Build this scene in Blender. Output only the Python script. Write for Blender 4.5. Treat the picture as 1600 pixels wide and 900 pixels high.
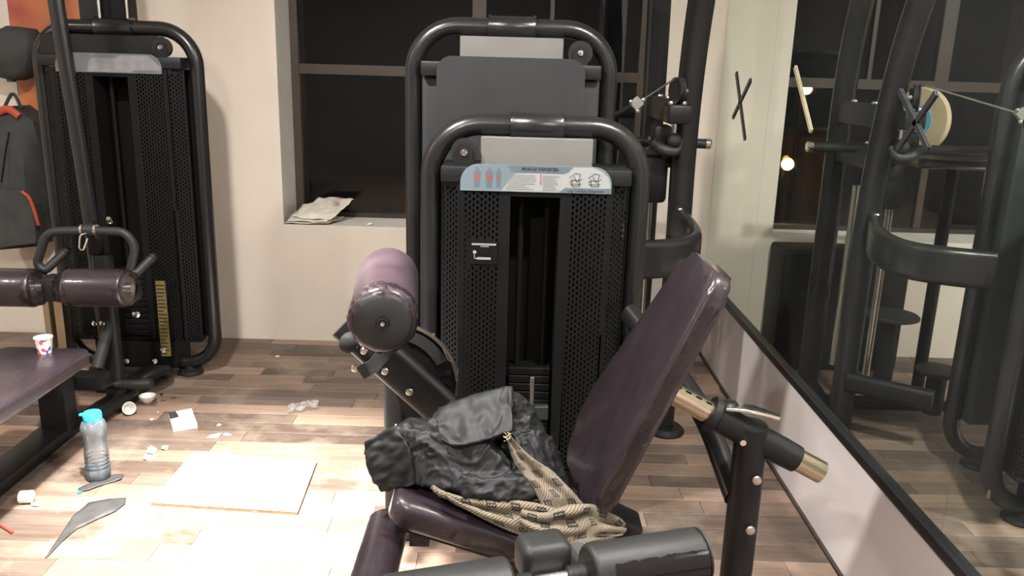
import bpy, bmesh, math, random
from mathutils import Vector, Matrix, noise
random.seed(7)
PI = math.pi
for o in list(bpy.data.objects): bpy.data.objects.remove(o)
SC = bpy.context.scene
COL = SC.collection

# ------------------------------------------------------------------ camera
FPX, CAMH, PITCH, ROLL = 1300.0, 1.6, math.radians(14.9), math.radians(1.6)
FW = Vector((0, math.cos(PITCH), -math.sin(PITCH)))
_r0 = Vector((1, 0, 0)); _u0 = Vector((0, math.sin(PITCH), math.cos(PITCH)))
RT = math.cos(ROLL)*_r0 + math.sin(ROLL)*_u0
UP = -math.sin(ROLL)*_r0 + math.cos(ROLL)*_u0
CAM = Vector((0, 0, CAMH))
cd = bpy.data.cameras.new('camera'); cam = bpy.data.objects.new('camera', cd); COL.objects.link(cam)
cd.sensor_width = 36; cd.lens = FPX/1600*36; cd.clip_start = 0.02; cd.clip_end = 100
M = Matrix((RT, UP, -FW)).transposed().to_4x4(); M.translation = CAM
cam.matrix_world = M
SC.camera = cam

# ------------------------------------------------------------------ world, lights, exposure
w = bpy.data.worlds.new('night'); SC.world = w; w.use_nodes = True
bg = w.node_tree.nodes['Background']; bg.inputs[0].default_value = (0.010, 0.011, 0.014, 1); bg.inputs[1].default_value = 0.6
SC.view_settings.view_transform = 'Standard'
try: SC.view_settings.look = 'None'
except Exception: pass
SC.view_settings.gamma = 1; SC.view_settings.use_curve_mapping = False
SC.view_settings.exposure = 0.32

def spot(name, loc, target, energy, angle, blend, col=(1, .95, .88), size=.06):
    d = bpy.data.lights.new(name, 'SPOT'); d.energy = energy; d.spot_size = math.radians(angle); d.spot_blend = blend
    d.color = col; d.shadow_soft_size = size
    o = bpy.data.objects.new(name, d); COL.objects.link(o); o.location = loc
    o.rotation_euler = (Vector(target)-Vector(loc)).to_track_quat('-Z', 'Y').to_euler(); return o
def area(name, loc, size, energy, col=(1, .965, .915)):
    d = bpy.data.lights.new(name, 'AREA'); d.energy = energy; d.shape = 'DISK'; d.size = size; d.color = col
    o = bpy.data.objects.new(name, d); COL.objects.link(o); o.location = loc; return o
spot('downlight_spot', (-.98, 2.2, 2.84), (-.96, 2.55, 0), 2700, 48, 1.0)
area('downlight_bright', (-1.12, 1.95, 2.84), .14, 95)
area('downlight_right', (0.82, 1.5, 2.84), .14, 70)
area('downlight_front', (-0.9, -0.3, 2.84), .20, 90)
area('downlight_left', (-3.7, 1.7, 2.84), .20, 45)

# ------------------------------------------------------------------ helpers
def at(px, py, Y):
    d = FW + RT*((px-800)/FPX) - UP*((py-450)/FPX); return CAM + d*(Y/d.y)
def atz(px, py, z):
    d = FW + RT*((px-800)/FPX) - UP*((py-450)/FPX); return CAM + d*((z-CAMH)/d.z)
V = Vector
def frame(axis):
    a = V(axis).normalized(); h = V((0, 0, 1)) if abs(a.z) < .9 else V((1, 0, 0))
    u = a.cross(h).normalized(); return u, u.cross(a).normalized(), a
def fillet(pts, r, n=7):
    pts = [V(p) for p in pts]; out = [pts[0]]
    for i in range(1, len(pts)-1):
        rr = r[i-1] if isinstance(r, (list, tuple)) else r
        a, b, c = pts[i-1], pts[i], pts[i+1]
        d1 = (a-b).normalized(); d2 = (c-b).normalized(); t = min(rr, (a-b).length*.49, (c-b).length*.49)
        p0 = b+d1*t; p1 = b+d2*t
        for k in range(n+1):
            s = k/n; out.append(p0*(1-s)**2 + b*2*s*(1-s) + p1*s*s)
    out.append(pts[-1]); return out
def rrect(w_, h_, r, n=6):          # rounded rectangle outline centred at 0
    o = []
    for cx, cy, a0 in ((w_/2-r, h_/2-r, 0), (-w_/2+r, h_/2-r, PI/2), (-w_/2+r, -h_/2+r, PI), (w_/2-r, -h_/2+r, 1.5*PI)):
        for k in range(n+1):
            a = a0+PI/2*k/n; o.append((cx+r*math.cos(a), cy+r*math.sin(a)))
    return o
class MB:
    def __init__(s): s.v = []; s.f = []
    def add(s, vs, fs):
        b = len(s.v); s.v += [V(p) for p in vs]; s.f += [tuple(i+b for i in f) for f in fs]; return s
    def box(s, c, d, rot=None):
        c = V(c); R = rot or Matrix.Identity(3); x, y, z = d[0]/2, d[1]/2, d[2]/2
        return s.add([c+R@V((a*x, b*y, e*z)) for a in (-1, 1) for b in (-1, 1) for e in (-1, 1)],
                     [(0, 1, 3, 2), (4, 6, 7, 5), (0, 4, 5, 1), (2, 3, 7, 6), (0, 2, 6, 4), (1, 5, 7, 3)])
    def box2(s, a, b):
        a = V(a); b = V(b); return s.box((a+b)/2, [abs(q) for q in (b-a)])
    def rbox(s, c, d, bev=.01, seg=3, rot=None):
        bm = bmesh.new(); bmesh.ops.create_cube(bm, size=1)
        for v in bm.verts: v.co = V((v.co.x*d[0], v.co.y*d[1], v.co.z*d[2]))
        bmesh.ops.bevel(bm, geom=bm.edges[:], offset=min(bev, min(d)*.49), segments=seg, profile=.5, affect='EDGES')
        R = rot or Matrix.Identity(3); bm.verts.ensure_lookup_table(); bm.verts.index_update()
        s.add([V(c)+R@v.co for v in bm.verts], [[v.index for v in f.verts] for f in bm.faces]); bm.free(); return s
    def sweep(s, path, sec, up=None, closed=False, cap=True):
        path = [V(p) for p in path]; n = len(path); m = len(sec(0) if callable(sec) else sec); vs = []; prev = None
        for i in range(n):
            if closed: t = (path[(i+1) % n]-path[i-1]).normalized()
            else: t = (path[min(i+1, n-1)]-path[max(i-1, 0)]).normalized()
            if up is not None:
                v = V(up); v = (v-t*v.dot(t)).normalized(); u = t.cross(v)
            elif prev is None: u, v, _ = frame(t)
            else:
                u = (prev-t*prev.dot(t)).normalized(); v = u.cross(t)
            prev = u; sc = sec if not callable(sec) else sec(i/(n-1))
            vs += [path[i]+u*a+v*b for a, b in sc]
        fs = []
        for i in range(n if closed else n-1):
            for j in range(m):
                a = i*m+j; b = i*m+(j+1) % m; c = ((i+1) % n)*m+(j+1) % m; d = ((i+1) % n)*m+j
                fs.append((a, b, c, d))
        if cap and not closed: fs += [tuple(range(m))[::-1], tuple(range((n-1)*m, n*m))]
        return s.add(vs, fs)
    def tube(s, path, r, n=12, closed=False, up=None, rb=None, cap=True):
        return s.sweep(path, [(r*math.cos(2*PI*k/n), (rb or r)*math.sin(2*PI*k/n)) for k in range(n)], up, closed, cap)
    def cyl(s, p0, p1, r0, r1=None, n=24):
        r1 = r0 if r1 is None else r1; u, v, a = frame(V(p1)-V(p0)); vs = []
        for p, r in ((V(p0), r0), (V(p1), r1)):
            vs += [p+u*r*math.cos(2*PI*k/n)+v*r*math.sin(2*PI*k/n) for k in range(n)]
        return s.add(vs, [(k, (k+1) % n, n+(k+1) % n, n+k) for k in range(n)]+[tuple(range(n))[::-1], tuple(range(n, 2*n))])
    def lathe(s, o, axis, prof, n=24):      # prof: list of (radius, distance along axis)
        u, v, a = frame(axis); o = V(o); vs = []; m = len(prof)
        for r, h in prof: vs += [o+a*h+u*r*math.cos(2*PI*k/n)+v*r*math.sin(2*PI*k/n) for k in range(n)]
        fs = [(i*n+k, i*n+(k+1) % n, (i+1)*n+(k+1) % n, (i+1)*n+k) for i in range(m-1) for k in range(n)]
        if prof[0][0] > 1e-5: fs.append(tuple(range(n))[::-1])
        if prof[-1][0] > 1e-5: fs.append(tuple(range((m-1)*n, m*n)))
        return s.add(vs, fs)
    def prism(s, poly, o, u, v, d):         # poly in (u,v) about o, extruded by vector d
        o = V(o); u = V(u); v = V(v); d = V(d); n = len(poly); p = [o+u*a+v*b for a, b in poly]
        return s.add(p+[q+d for q in p], [tuple(range(n))[::-1], tuple(range(n, 2*n))]+[(k, (k+1) % n, n+(k+1) % n, n+k) for k in range(n)])
    def ball(s, c, r, n=12, m=8, sc=(1, 1, 1)):
        vs = []; c = V(c)
        for i in range(m+1):
            t = PI*i/m
            for k in range(n): vs.append(c+V((r*sc[0]*math.sin(t)*math.cos(2*PI*k/n), r*sc[1]*math.sin(t)*math.sin(2*PI*k/n), r*sc[2]*math.cos(t))))
        return s.add(vs, [(i*n+k, (i+1)*n+k, (i+1)*n+(k+1) % n, i*n+(k+1) % n) for i in range(m) for k in range(n)])
    def hull(s, pts):
        bm = bmesh.new()
        for p in pts: bm.verts.new(p)
        r = bmesh.ops.convex_hull(bm, input=bm.verts[:])
        bmesh.ops.delete(bm, geom=[g for g in r['geom_interior'] if isinstance(g, bmesh.types.BMVert)], context='VERTS')
        bm.verts.index_update(); s.add([v.co.copy() for v in bm.verts], [[v.index for v in f.verts] for f in bm.faces]); bm.free(); return s
    def build(s, name, mat, parent=None, smooth=35, label=None):
        me = bpy.data.meshes.new(name); off = wloc(parent)
        me.from_pydata([tuple(p-off) for p in s.v], [], s.f)
        bm = bmesh.new(); bm.from_mesh(me); bmesh.ops.remove_doubles(bm, verts=bm.verts[:], dist=1e-5)
        bmesh.ops.recalc_face_normals(bm, faces=bm.faces[:]); bm.to_mesh(me); bm.free()
        if smooth:
            for p in me.polygons: p.use_smooth = True
            me.set_sharp_from_angle(angle=math.radians(smooth))
        me.materials.append(mat)
        o = bpy.data.objects.new(name, me); COL.objects.link(o)
        if parent: o.parent = parent
        if label: o['label'] = label
        return o
def wloc(p):
    l = V((0, 0, 0))
    while p is not None: l += p.location; p = p.parent
    return l
def tag(o, label, cat, group=None, kind=None):
    o['label'] = label; o['category'] = cat
    if group: o['group'] = group
    if kind: o['kind'] = kind
    return o
def thing(name, label, cat, loc=(0, 0, 0), group=None):
    o = bpy.data.objects.new(name, None); COL.objects.link(o); o.location = loc; o.empty_display_size = .1
    return tag(o, label, cat, group)
def struct(o): o['kind'] = 'structure'; return o
def single(name, mb, mat, label, cat, group=None, smooth=35):   # a thing that is one mesh, origin at its base centre
    c = sum(mb.v, V((0, 0, 0)))/len(mb.v); c.z = min(p.z for p in mb.v)
    mb.v = [p-c for p in mb.v]; o = mb.build(name, mat, None, smooth); o.location = c
    return tag(o, label, cat, group)
def text(body, size, o, parent, mat, name='lettering', u=(1, 0, 0), v=(0, 0, 1), sx=1.0, bold=0.0):
    c = bpy.data.curves.new(name, 'FONT'); c.body = body; c.size = size; c.align_x = 'CENTER'; c.align_y = 'CENTER'; c.offset = bold
    t = bpy.data.objects.new(name, c); COL.objects.link(t); bpy.context.view_layer.update()
    me = bpy.data.meshes.new_from_object(t.evaluated_get(bpy.context.evaluated_depsgraph_get()))
    bpy.data.objects.remove(t); off = wloc(parent); u = V(u); v = V(v); o = V(o)
    for p in me.vertices: p.co = o+u*p.co.x*sx+v*p.co.y-off
    me.materials.clear(); me.materials.append(mat); ob = bpy.data.objects.new(name, me); COL.objects.link(ob); ob.parent = parent
    return ob

# ------------------------------------------------------------------ materials
def mat(name, col, rough=.5, metal=0, coat=0, bump=0, bscale=60, var=0, vscale=8, **kw):
    m = bpy.data.materials.new(name); m.use_nodes = True; nt = m.node_tree; b = nt.nodes['Principled BSDF']
    b.inputs['Base Color'].default_value = (*col, 1); b.inputs['Roughness'].default_value = rough
    b.inputs['Metallic'].default_value = metal; b.inputs['Coat Weight'].default_value = coat
    for k, v in kw.items(): b.inputs[k.replace('_', ' ')].default_value = v
    tc = nt.nodes.new('ShaderNodeTexCoord')
    if bump:
        n = nt.nodes.new('ShaderNodeTexNoise'); n.inputs['Scale'].default_value = bscale; n.inputs['Detail'].default_value = 4
        bp = nt.nodes.new('ShaderNodeBump'); bp.inputs['Strength'].default_value = bump; bp.inputs['Distance'].default_value = .01
        nt.links.new(tc.outputs['Object'], n.inputs['Vector']); nt.links.new(n.outputs['Fac'], bp.inputs['Height'])
        nt.links.new(bp.outputs['Normal'], b.inputs['Normal'])
        if coat: nt.links.new(bp.outputs['Normal'], b.inputs['Coat Normal'])
    if var:
        n = nt.nodes.new('ShaderNodeTexNoise'); n.inputs['Scale'].default_value = vscale; n.inputs['Detail'].default_value = 5
        r = nt.nodes.new('ShaderNodeValToRGB')
        r.color_ramp.elements[0].position = .3; r.color_ramp.elements[1].position = .7
        r.color_ramp.elements[0].color = (*[c*(1-var) for c in col], 1); r.color_ramp.elements[1].color = (*[min(1, c*(1+var)) for c in col], 1)
        nt.links.new(tc.outputs['Object'], n.inputs['Vector']); nt.links.new(n.outputs['Fac'], r.inputs['Fac']); nt.links.new(r.outputs['Color'], b.inputs['Base Color'])
    return m
def emit(name, col, s):
    m = bpy.data.materials.new(name); m.use_nodes = True; b = m.node_tree.nodes['Principled BSDF']
    b.inputs['Base Color'].default_value = (*col, 1); b.inputs['Emission Color'].default_value = (*col, 1); b.inputs['Emission Strength'].default_value = s
    return m
MT = dict(
    black=mat('black_powder_coat', (.0095, .0098, .0105), .42, bump=.05, bscale=900, var=.15, vscale=12, Specular_IOR_Level=.25),
    tubeb=mat('satin_black_tube', (.0105, .0108, .0115), .27, Specular_IOR_Level=.5, bump=.04, bscale=900, var=.12, vscale=9),
    sheet=mat('charcoal_sheet_metal', (.0055, .0058, .0062), .5, Specular_IOR_Level=.15, bump=.04, bscale=700, var=.15),
    grey=mat('dark_grey_panel', (.023, .024, .026), .55, Specular_IOR_Level=.25, bump=.04, bscale=600, var=.1),
    dark=mat('matt_black', (.002, .002, .0022), .7, var=.2, Specular_IOR_Level=.2),
    rubber=mat('black_rubber', (.009, .009, .0095), .6, bump=.15, Specular_IOR_Level=.3, bscale=300, var=.2),
    rubberg=mat('grey_black_plastic', (.018, .0185, .0185), .5, bump=.08, Specular_IOR_Level=.35, bscale=500, var=.12),
    film=mat('glossy_black_film', (.004, .004, .0045), .12, bump=.06, bscale=24, Specular_IOR_Level=.3),
    chrome=mat('chrome', (.78, .77, .74), .16, 1, bump=.02, bscale=80),
    steel=mat('brushed_steel', (.55, .53, .49), .3, 1, bump=.05, bscale=200),
    brass=mat('yellowed_chrome', (.55, .48, .36), .24, 1, bump=.04, bscale=120),
    box=mat('light_grey_box', (.130, .127, .120), .5, var=.05),
    purple=mat('purple_vinyl', (.0225, .0155, .0202), .36, coat=.55, bump=.22, bscale=18, var=.25, vscale=7, Coat_Roughness=.09),
    purplehaze=mat('purple_vinyl_under_clear_film', (.054, .036, .047), .36, coat=.5, bump=.16, bscale=14, var=.22, vscale=9, Coat_Roughness=.2),
    wrap=mat('crinkled_clear_film', (.06, .045, .055), .08, coat=1, bump=.9, bscale=55, Alpha=.34, Coat_Roughness=.04),
    wall=mat('cream_wall_paint', (.64, .57, .49), .75, bump=.05, bscale=120, var=.05, vscale=2.5),
    wallr=mat('pale_mauve_wall_paint', (.70, .64, .64), .7, bump=.04, bscale=120, var=.04, vscale=3),
    reveal=mat('white_plaster', (.62, .60, .56), .75, bump=.06, bscale=90, var=.06, vscale=6),
    ceil=mat('ceiling_white', (.75, .74, .72), .8, var=.03),
    frameb=mat('bronze_window_frame', (.040, .027, .018), .45, bump=.05, bscale=200, var=.2),
    jacket=mat('black_nylon', (.0098, .0106, .0117), .55, bump=.12, bscale=42, var=.25, vscale=14, Specular_IOR_Level=.35),
    white=mat('white_board', (.80, .78, .74), .55, var=.04),
    edge=mat('brown_board_edge', (.30, .17, .09), .7, var=.25, vscale=30),
    paper=mat('crumpled_paper', (.62, .57, .49), .75, bump=.2, bscale=40, var=.12, vscale=20),
    skirt=mat('dark_brown_sealant', (.040, .028, .021), .8, var=.3, vscale=20),
    foil=mat('grey_torn_sheet', (.035, .034, .034), .6, bump=.2, bscale=50, var=.3, vscale=14),
    blue=mat('blue_plastic', (.03, .36, .66), .35, var=.06),
    tape=mat('black_tape', (.02, .02, .022), .45, var=.2),
    tan=mat('tan_tape', (.42, .36, .24), .6, var=.15),
    red=mat('red_print', (.30, .04, .04), .6, var=.1), ink=mat('dark_ink', (.012, .012, .02), .6, var=.1),
    greyink=mat('grey_ink', (.09, .095, .10), .6, var=.1),
    plac=mat('pale_blue_placard', (.125, .162, .185), .35, coat=.3, var=.04), placd=mat('slate_blue_print', (.088, .112, .130), .4, var=.05),
    placw=mat('white_print', (.27, .275, .27), .4, var=.03), placl=mat('grey_print', (.17, .17, .18), .5, var=.2, vscale=20), wallf=mat('dark_grey_wall', (.16, .155, .15), .7, var=.05, vscale=2), placg=mat('grey_placard', (.10, .10, .108), .45, var=.15, vscale=18),
    yellow=mat('yellow_scale', (.13, .10, .025), .5, var=.15, vscale=60),
    orange=mat('orange_fabric', (.38, .055, .03), .6, var=.1), bag=mat('charcoal_bag_fabric', (.035, .036, .036), .8, bump=.3, bscale=150, var=.3, vscale=10),
    asphalt=mat('asphalt', (.03, .028, .026), .9, var=.3, vscale=3), outw=mat('outside_brick', (.16, .10, .06), .9, var=.4, vscale=5),
    clothblue=mat('blue_print', (.10, .32, .45), .6, var=.1), clothtan=mat('tan_fabric', (.45, .36, .22), .8, var=.12),
)
def glass_mat(name, col, rough, alpha_mix):
    m = bpy.data.materials.new(name); m.use_nodes = True; nt = m.node_tree; nt.nodes.remove(nt.nodes['Principled BSDF'])
    t = nt.nodes.new('ShaderNodeBsdfTransparent'); t.inputs[0].default_value = (*col, 1)
    g = nt.nodes.new('ShaderNodeBsdfGlossy'); g.inputs[1].default_value = rough
    fr = nt.nodes.new('ShaderNodeFresnel'); fr.inputs[0].default_value = 1.45
    mx = nt.nodes.new('ShaderNodeMixShader'); nt.links.new(fr.outputs[0], mx.inputs[0]); nt.links.new(t.outputs[0], mx.inputs[1]); nt.links.new(g.outputs[0], mx.inputs[2])
    d = nt.nodes.new('ShaderNodeBsdfDiffuse'); d.inputs[0].default_value = (.5, .5, .5, 1)
    n = nt.nodes.new('ShaderNodeTexNoise'); n.inputs['Scale'].default_value = 4; mul = nt.nodes.new('ShaderNodeMath'); mul.operation = 'MULTIPLY'; mul.inputs[1].default_value = alpha_mix*2
    nt.links.new(n.outputs['Fac'], mul.inputs[0])
    m2 = nt.nodes.new('ShaderNodeMixShader'); nt.links.new(mul.outputs[0], m2.inputs[0]); nt.links.new(mx.outputs[0], m2.inputs[1]); nt.links.new(d.outputs[0], m2.inputs[2])
    nt.links.new(m2.outputs[0], nt.nodes['Material Output'].inputs[0]); return m
MT['glass'] = glass_mat('window_glass', (.55, .55, .53), .02, .006)
MT['bottle'] = glass_mat('cloudy_clear_plastic', (.86, .88, .90), .12, .34)
MT['bottle'].node_tree.nodes['Diffuse BSDF'].inputs[0].default_value = (.21, .235, .26, 1)
def film_mat():
    m = bpy.data.materials.new('clear_wrap_film'); m.use_nodes = True; nt = m.node_tree; nt.nodes.remove(nt.nodes['Principled BSDF']); L = nt.links.new
    t = nt.nodes.new('ShaderNodeBsdfTransparent'); t.inputs[0].default_value = (.93, .90, .92, 1)
    g = nt.nodes.new('ShaderNodeBsdfGlossy'); g.inputs[1].default_value = .09
    tc = nt.nodes.new('ShaderNodeTexCoord'); n = nt.nodes.new('ShaderNodeTexNoise'); n.inputs['Scale'].default_value = 38; n.inputs['Detail'].default_value = 5; L(tc.outputs['Object'], n.inputs['Vector'])
    bp = nt.nodes.new('ShaderNodeBump'); bp.inputs['Strength'].default_value = 1; bp.inputs['Distance'].default_value = .02; L(n.outputs['Fac'], bp.inputs['Height']); L(bp.outputs[0], g.inputs['Normal'])
    lw = nt.nodes.new('ShaderNodeLayerWeight'); lw.inputs[0].default_value = .32; L(bp.outputs[0], lw.inputs['Normal'])
    mx = nt.nodes.new('ShaderNodeMixShader'); L(lw.outputs['Fresnel'], mx.inputs[0]); L(t.outputs[0], mx.inputs[1]); L(g.outputs[0], mx.inputs[2])
    L(mx.outputs[0], nt.nodes['Material Output'].inputs[0]); return m
MT['wrap'] = film_mat()
MT['thinfilm'] = glass_mat('thin_clear_film', (.9, .9, .88), .12, .28)
def mirror_mat():
    m = bpy.data.materials.new('dusty_mirror'); m.use_nodes = True; nt = m.node_tree; nt.nodes.remove(nt.nodes['Principled BSDF'])
    g = nt.nodes.new('ShaderNodeBsdfGlossy'); g.inputs[0].default_value = (.90, .97, .92, 1); g.inputs[1].default_value = .012
    d = nt.nodes.new('ShaderNodeBsdfDiffuse'); d.inputs[0].default_value = (.62, .66, .66, 1)
    tc = nt.nodes.new('ShaderNodeTexCoord'); n = nt.nodes.new('ShaderNodeTexNoise'); n.inputs['Scale'].default_value = 1.6; n.inputs['Detail'].default_value = 6
    nt.links.new(tc.outputs['Object'], n.inputs['Vector'])
    r = nt.nodes.new('ShaderNodeMapRange'); r.inputs[1].default_value = .3; r.inputs[2].default_value = .7; r.inputs[3].default_value = .006; r.inputs[4].default_value = .024
    nt.links.new(n.outputs['Fac'], r.inputs[0])
    mx = nt.nodes.new('ShaderNodeMixShader'); nt.links.new(r.outputs[0], mx.inputs[0]); nt.links.new(g.outputs[0], mx.inputs[1]); nt.links.new(d.outputs[0], mx.inputs[2])
    nt.links.new(mx.outputs[0], nt.nodes['Material Output'].inputs[0]); return m
MT['mirror'] = mirror_mat()
def wood_mat():
    m = bpy.data.materials.new('worn_wood_plank'); m.use_nodes = True; nt = m.node_tree; b = nt.nodes['Principled BSDF']; L = nt.links.new
    tc = nt.nodes.new('ShaderNodeTexCoord'); oi = nt.nodes.new('ShaderNodeObjectInfo')
    add = nt.nodes.new('ShaderNodeVectorMath'); add.operation = 'ADD'
    cmb = nt.nodes.new('ShaderNodeCombineXYZ'); ml = nt.nodes.new('ShaderNodeMath'); ml.operation = 'MULTIPLY'; ml.inputs[1].default_value = 37
    L(oi.outputs['Random'], ml.inputs[0]); L(ml.outputs[0], cmb.inputs[0]); L(ml.outputs[0], cmb.inputs[1]); L(tc.outputs['Object'], add.inputs[0]); L(cmb.outputs[0], add.inputs[1])
    mp = nt.nodes.new('ShaderNodeMapping'); mp.inputs['Scale'].default_value = (3.0, 34, 8); L(add.outputs[0], mp.inputs[0])
    g = nt.nodes.new('ShaderNodeTexNoise'); g.inputs['Scale'].default_value = 1.0; g.inputs['Detail'].default_value = 6; g.inputs['Roughness'].default_value = .62; L(mp.outputs[0], g.inputs[0])
    ramp = nt.nodes.new('ShaderNodeValToRGB'); e = ramp.color_ramp.elements
    e[0].position = 0; e[0].color = (0.0702, 0.0473, 0.0351, 1); e[1].position = 1; e[1].color = (0.3186, 0.1998, 0.1323, 1)
    for p, c in ((.3, (0.1161, 0.0864, 0.0702)), (.55, (0.1782, 0.1188, 0.0864)), (.78, (0.2376, 0.1701, 0.1296))):
        q = e.new(p); q.color = (*c, 1)
    mix = nt.nodes.new('ShaderNodeMath'); mix.operation = 'MULTIPLY_ADD'; mix.inputs[1].default_value = .9; L(g.outputs['Fac'], mix.inputs[0])
    sub = nt.nodes.new('ShaderNodeMath'); sub.operation = 'MULTIPLY_ADD'; sub.inputs[1].default_value = .85; sub.inputs[2].default_value = -.40; L(oi.outputs['Random'], sub.inputs[0]); L(sub.outputs[0], mix.inputs[2])
    L(mix.outputs[0], ramp.inputs[0])
    geo = nt.nodes.new('ShaderNodeNewGeometry'); dn = nt.nodes.new('ShaderNodeTexNoise'); dn.inputs['Scale'].default_value = 3.2; dn.inputs['Detail'].default_value = 9; dn.inputs['Roughness'].default_value = .7; L(geo.outputs['Position'], dn.inputs['Vector'])
    dr = nt.nodes.new('ShaderNodeMapRange'); dr.inputs[1].default_value = .48; dr.inputs[2].default_value = .75; dr.inputs[3].default_value = 0; dr.inputs[4].default_value = .55; L(dn.outputs['Fac'], dr.inputs[0])
    mc = nt.nodes.new('ShaderNodeMix'); mc.data_type = 'RGBA'; L(dr.outputs[0], mc.inputs[0]); L(ramp.outputs[0], mc.inputs[6]); mc.inputs[7].default_value = (0.3915, 0.3105, 0.2484, 1)
    L(mc.outputs[2], b.inputs['Base Color']); b.inputs['Roughness'].default_value = .5; b.inputs['Specular IOR Level'].default_value = .35
    bp = nt.nodes.new('ShaderNodeBump'); bp.inputs['Strength'].default_value = .12; bp.inputs['Distance'].default_value = .004; L(g.outputs['Fac'], bp.inputs['Height']); L(bp.outputs[0], b.inputs['Normal'])
    return m
MT['wood'] = wood_mat()

# ------------------------------------------------------------------ the room
XR, YB, XL, YF, ZC = 1.117, 4.68, -4.6, -2.2, 2.9
floor = struct(MB().box2((XL, YF, -.06), (XR, YB, -.011)).build('floor', MT['wood'], smooth=0))
ROW = .1
y = 1.2; rr = random.Random(3); plank_meshes = {}
while y < YB-.001:
    yy = min(y+ROW, YB); x = -3.3+rr.uniform(-.4, 0)
    while x < XR:
        ln = rr.choice((.38, .5, .62, .75, .9)); a = max(x, -3.3); b_ = min(x+ln, XR); x += ln
        if b_-a < .03: continue
        key = (round(b_-a, 3), round(yy-y, 3))
        if key not in plank_meshes:
            l, w_ = b_-a-.0012, yy-y-.0012
            mb = MB(); lo, hi = -.011, 0.0; c_ = .0012
            mb.add([(-l/2, -w_/2, lo), (l/2, -w_/2, lo), (l/2, w_/2, lo), (-l/2, w_/2, lo),
                    (-l/2, -w_/2, hi-c_), (l/2, -w_/2, hi-c_), (l/2, w_/2, hi-c_), (-l/2, w_/2, hi-c_),
                    (-l/2+c_, -w_/2+c_, hi), (l/2-c_, -w_/2+c_, hi), (l/2-c_, w_/2-c_, hi), (-l/2+c_, w_/2-c_, hi)],
                   [(3, 2, 1, 0), (8, 9, 10, 11)]+[(i, (i+1) % 4, 4+(i+1) % 4, 4+i) for i in range(4)]+[(4+i, 4+(i+1) % 4, 8+(i+1) % 4, 8+i) for i in range(4)])
            o = mb.build('plank', MT['wood'], floor, smooth=0); plank_meshes[key] = o.data
        else:
            o = bpy.data.objects.new('plank', plank_meshes[key]); COL.objects.link(o); o.parent = floor
        o.location = ((a+b_)/2, (y+yy)/2, 0)
    y += ROW
# back wall round the window opening
WX0, WX1, WZ0, WZ1 = -1.318, .745, .69, 2.45
TW = .42
mb = MB()
mb.box2((XL, YB, -.06), (WX0, YB+TW, ZC)); mb.box2((WX1, YB, -.06), (XR+.12, YB+TW, ZC))
mb.box2((WX0, YB, -.06), (WX1, YB+TW, WZ0)); mb.box2((WX0, YB, WZ1), (WX1, YB+TW, ZC))
struct(mb.build('wall_back', MT['wall'], smooth=0))
struct(MB().box2((XR, YF, -.06), (XR+.12, YB, ZC)).build('wall_right', MT['wallr'], smooth=0))
struct(MB().box2((XL-.12, YF, -.06), (XL, YB+TW, ZC)).build('wall_left', MT['wall'], smooth=0))
struct(MB().box2((XL-.12, YF-.12, -.06), (XR+.12, YF, ZC)).build('wall_front', MT['wallf'], smooth=0))
struct(MB().box2((XL-.12, YF-.12, ZC), (XR+.12, YB+TW, ZC+.1)).build('ceiling', MT['ceil'], smooth=0))
# window
win = bpy.data.objects.new('window_1', None); COL.objects.link(win); win.location = ((WX0+WX1)/2, YB+.3, WZ0); struct(win)
fy = YB+.29
mb = MB()
mb.box2((WX0, YB+.002, WZ0), (WX0+.004, fy, WZ1)); mb.box2((WX1-.004, YB+.002, WZ0), (WX1, fy, WZ1)); mb.box2((WX0, YB+.002, WZ0-.001), (WX1, fy, WZ0+.003))
mb.build('window_reveal', MT['reveal'], win, smooth=0)
mb = MB(); fw = .045
mb.box2((WX0+.004, fy, WZ0), (WX0+.004+fw, fy+.05, WZ1)); mb.box2((WX1-.004-fw, fy, WZ0), (WX1-.004, fy+.05, WZ1))
mb.box2((WX0, fy, WZ0), (WX1, fy+.05, WZ0+.03)); mb.box2((WX0, fy, WZ1-.05), (WX1, fy+.05, WZ1))
mb.build('window_frame', MT['frameb'], win, smooth=0)
TR = 1.556
MB().box2((WX0+.05, fy+.004, TR-.028), (WX1-.05, fy+.046, TR+.028)).build('transom', MT['frameb'], win, smooth=0)
MB().box2((-.268, fy+.002, TR+.028), (-.19, fy+.05, WZ1-.05)).build('mullion', MT['frameb'], win, smooth=0)
MB().box2((.175, fy+.01, TR+.028), (.198, fy+.04, WZ1-.05)).build('mullion', MT['frameb'], win, smooth=0)
MB().box2((-.235, fy+.002, WZ0+.03), (-.195, fy+.05, TR-.028)).build('mullion', MT['frameb'], win, smooth=0)
for x0, x1, z0, z1 in ((WX0+.05, -.235, WZ0+.03, TR-.028), (-.195, WX1-.05, WZ0+.03, TR-.028), (WX0+.05, -.268, TR+.028, WZ1-.05), (-.19, .175, TR+.028, WZ1-.05), (.198, WX1-.05, TR+.028, WZ1-.05)):
    MB().box2((x0, fy+.022, z0), (x1, fy+.027, z1)).build('pane', MT['glass'], win, smooth=0)
# skirting line of dark sealant along the right wall, black strip under the mirrors
struct(MB().box2((XR-.012, 1.0, 0), (XR, YB, .012)).build('trim_1', MT['skirt'], smooth=0))
MZ = .47
struct(MB().rbox((XR-.014, 1.9, MZ-.016), (.028, 5.56, .034), .006, 2).build('trim_2', MT['black']))
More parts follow.
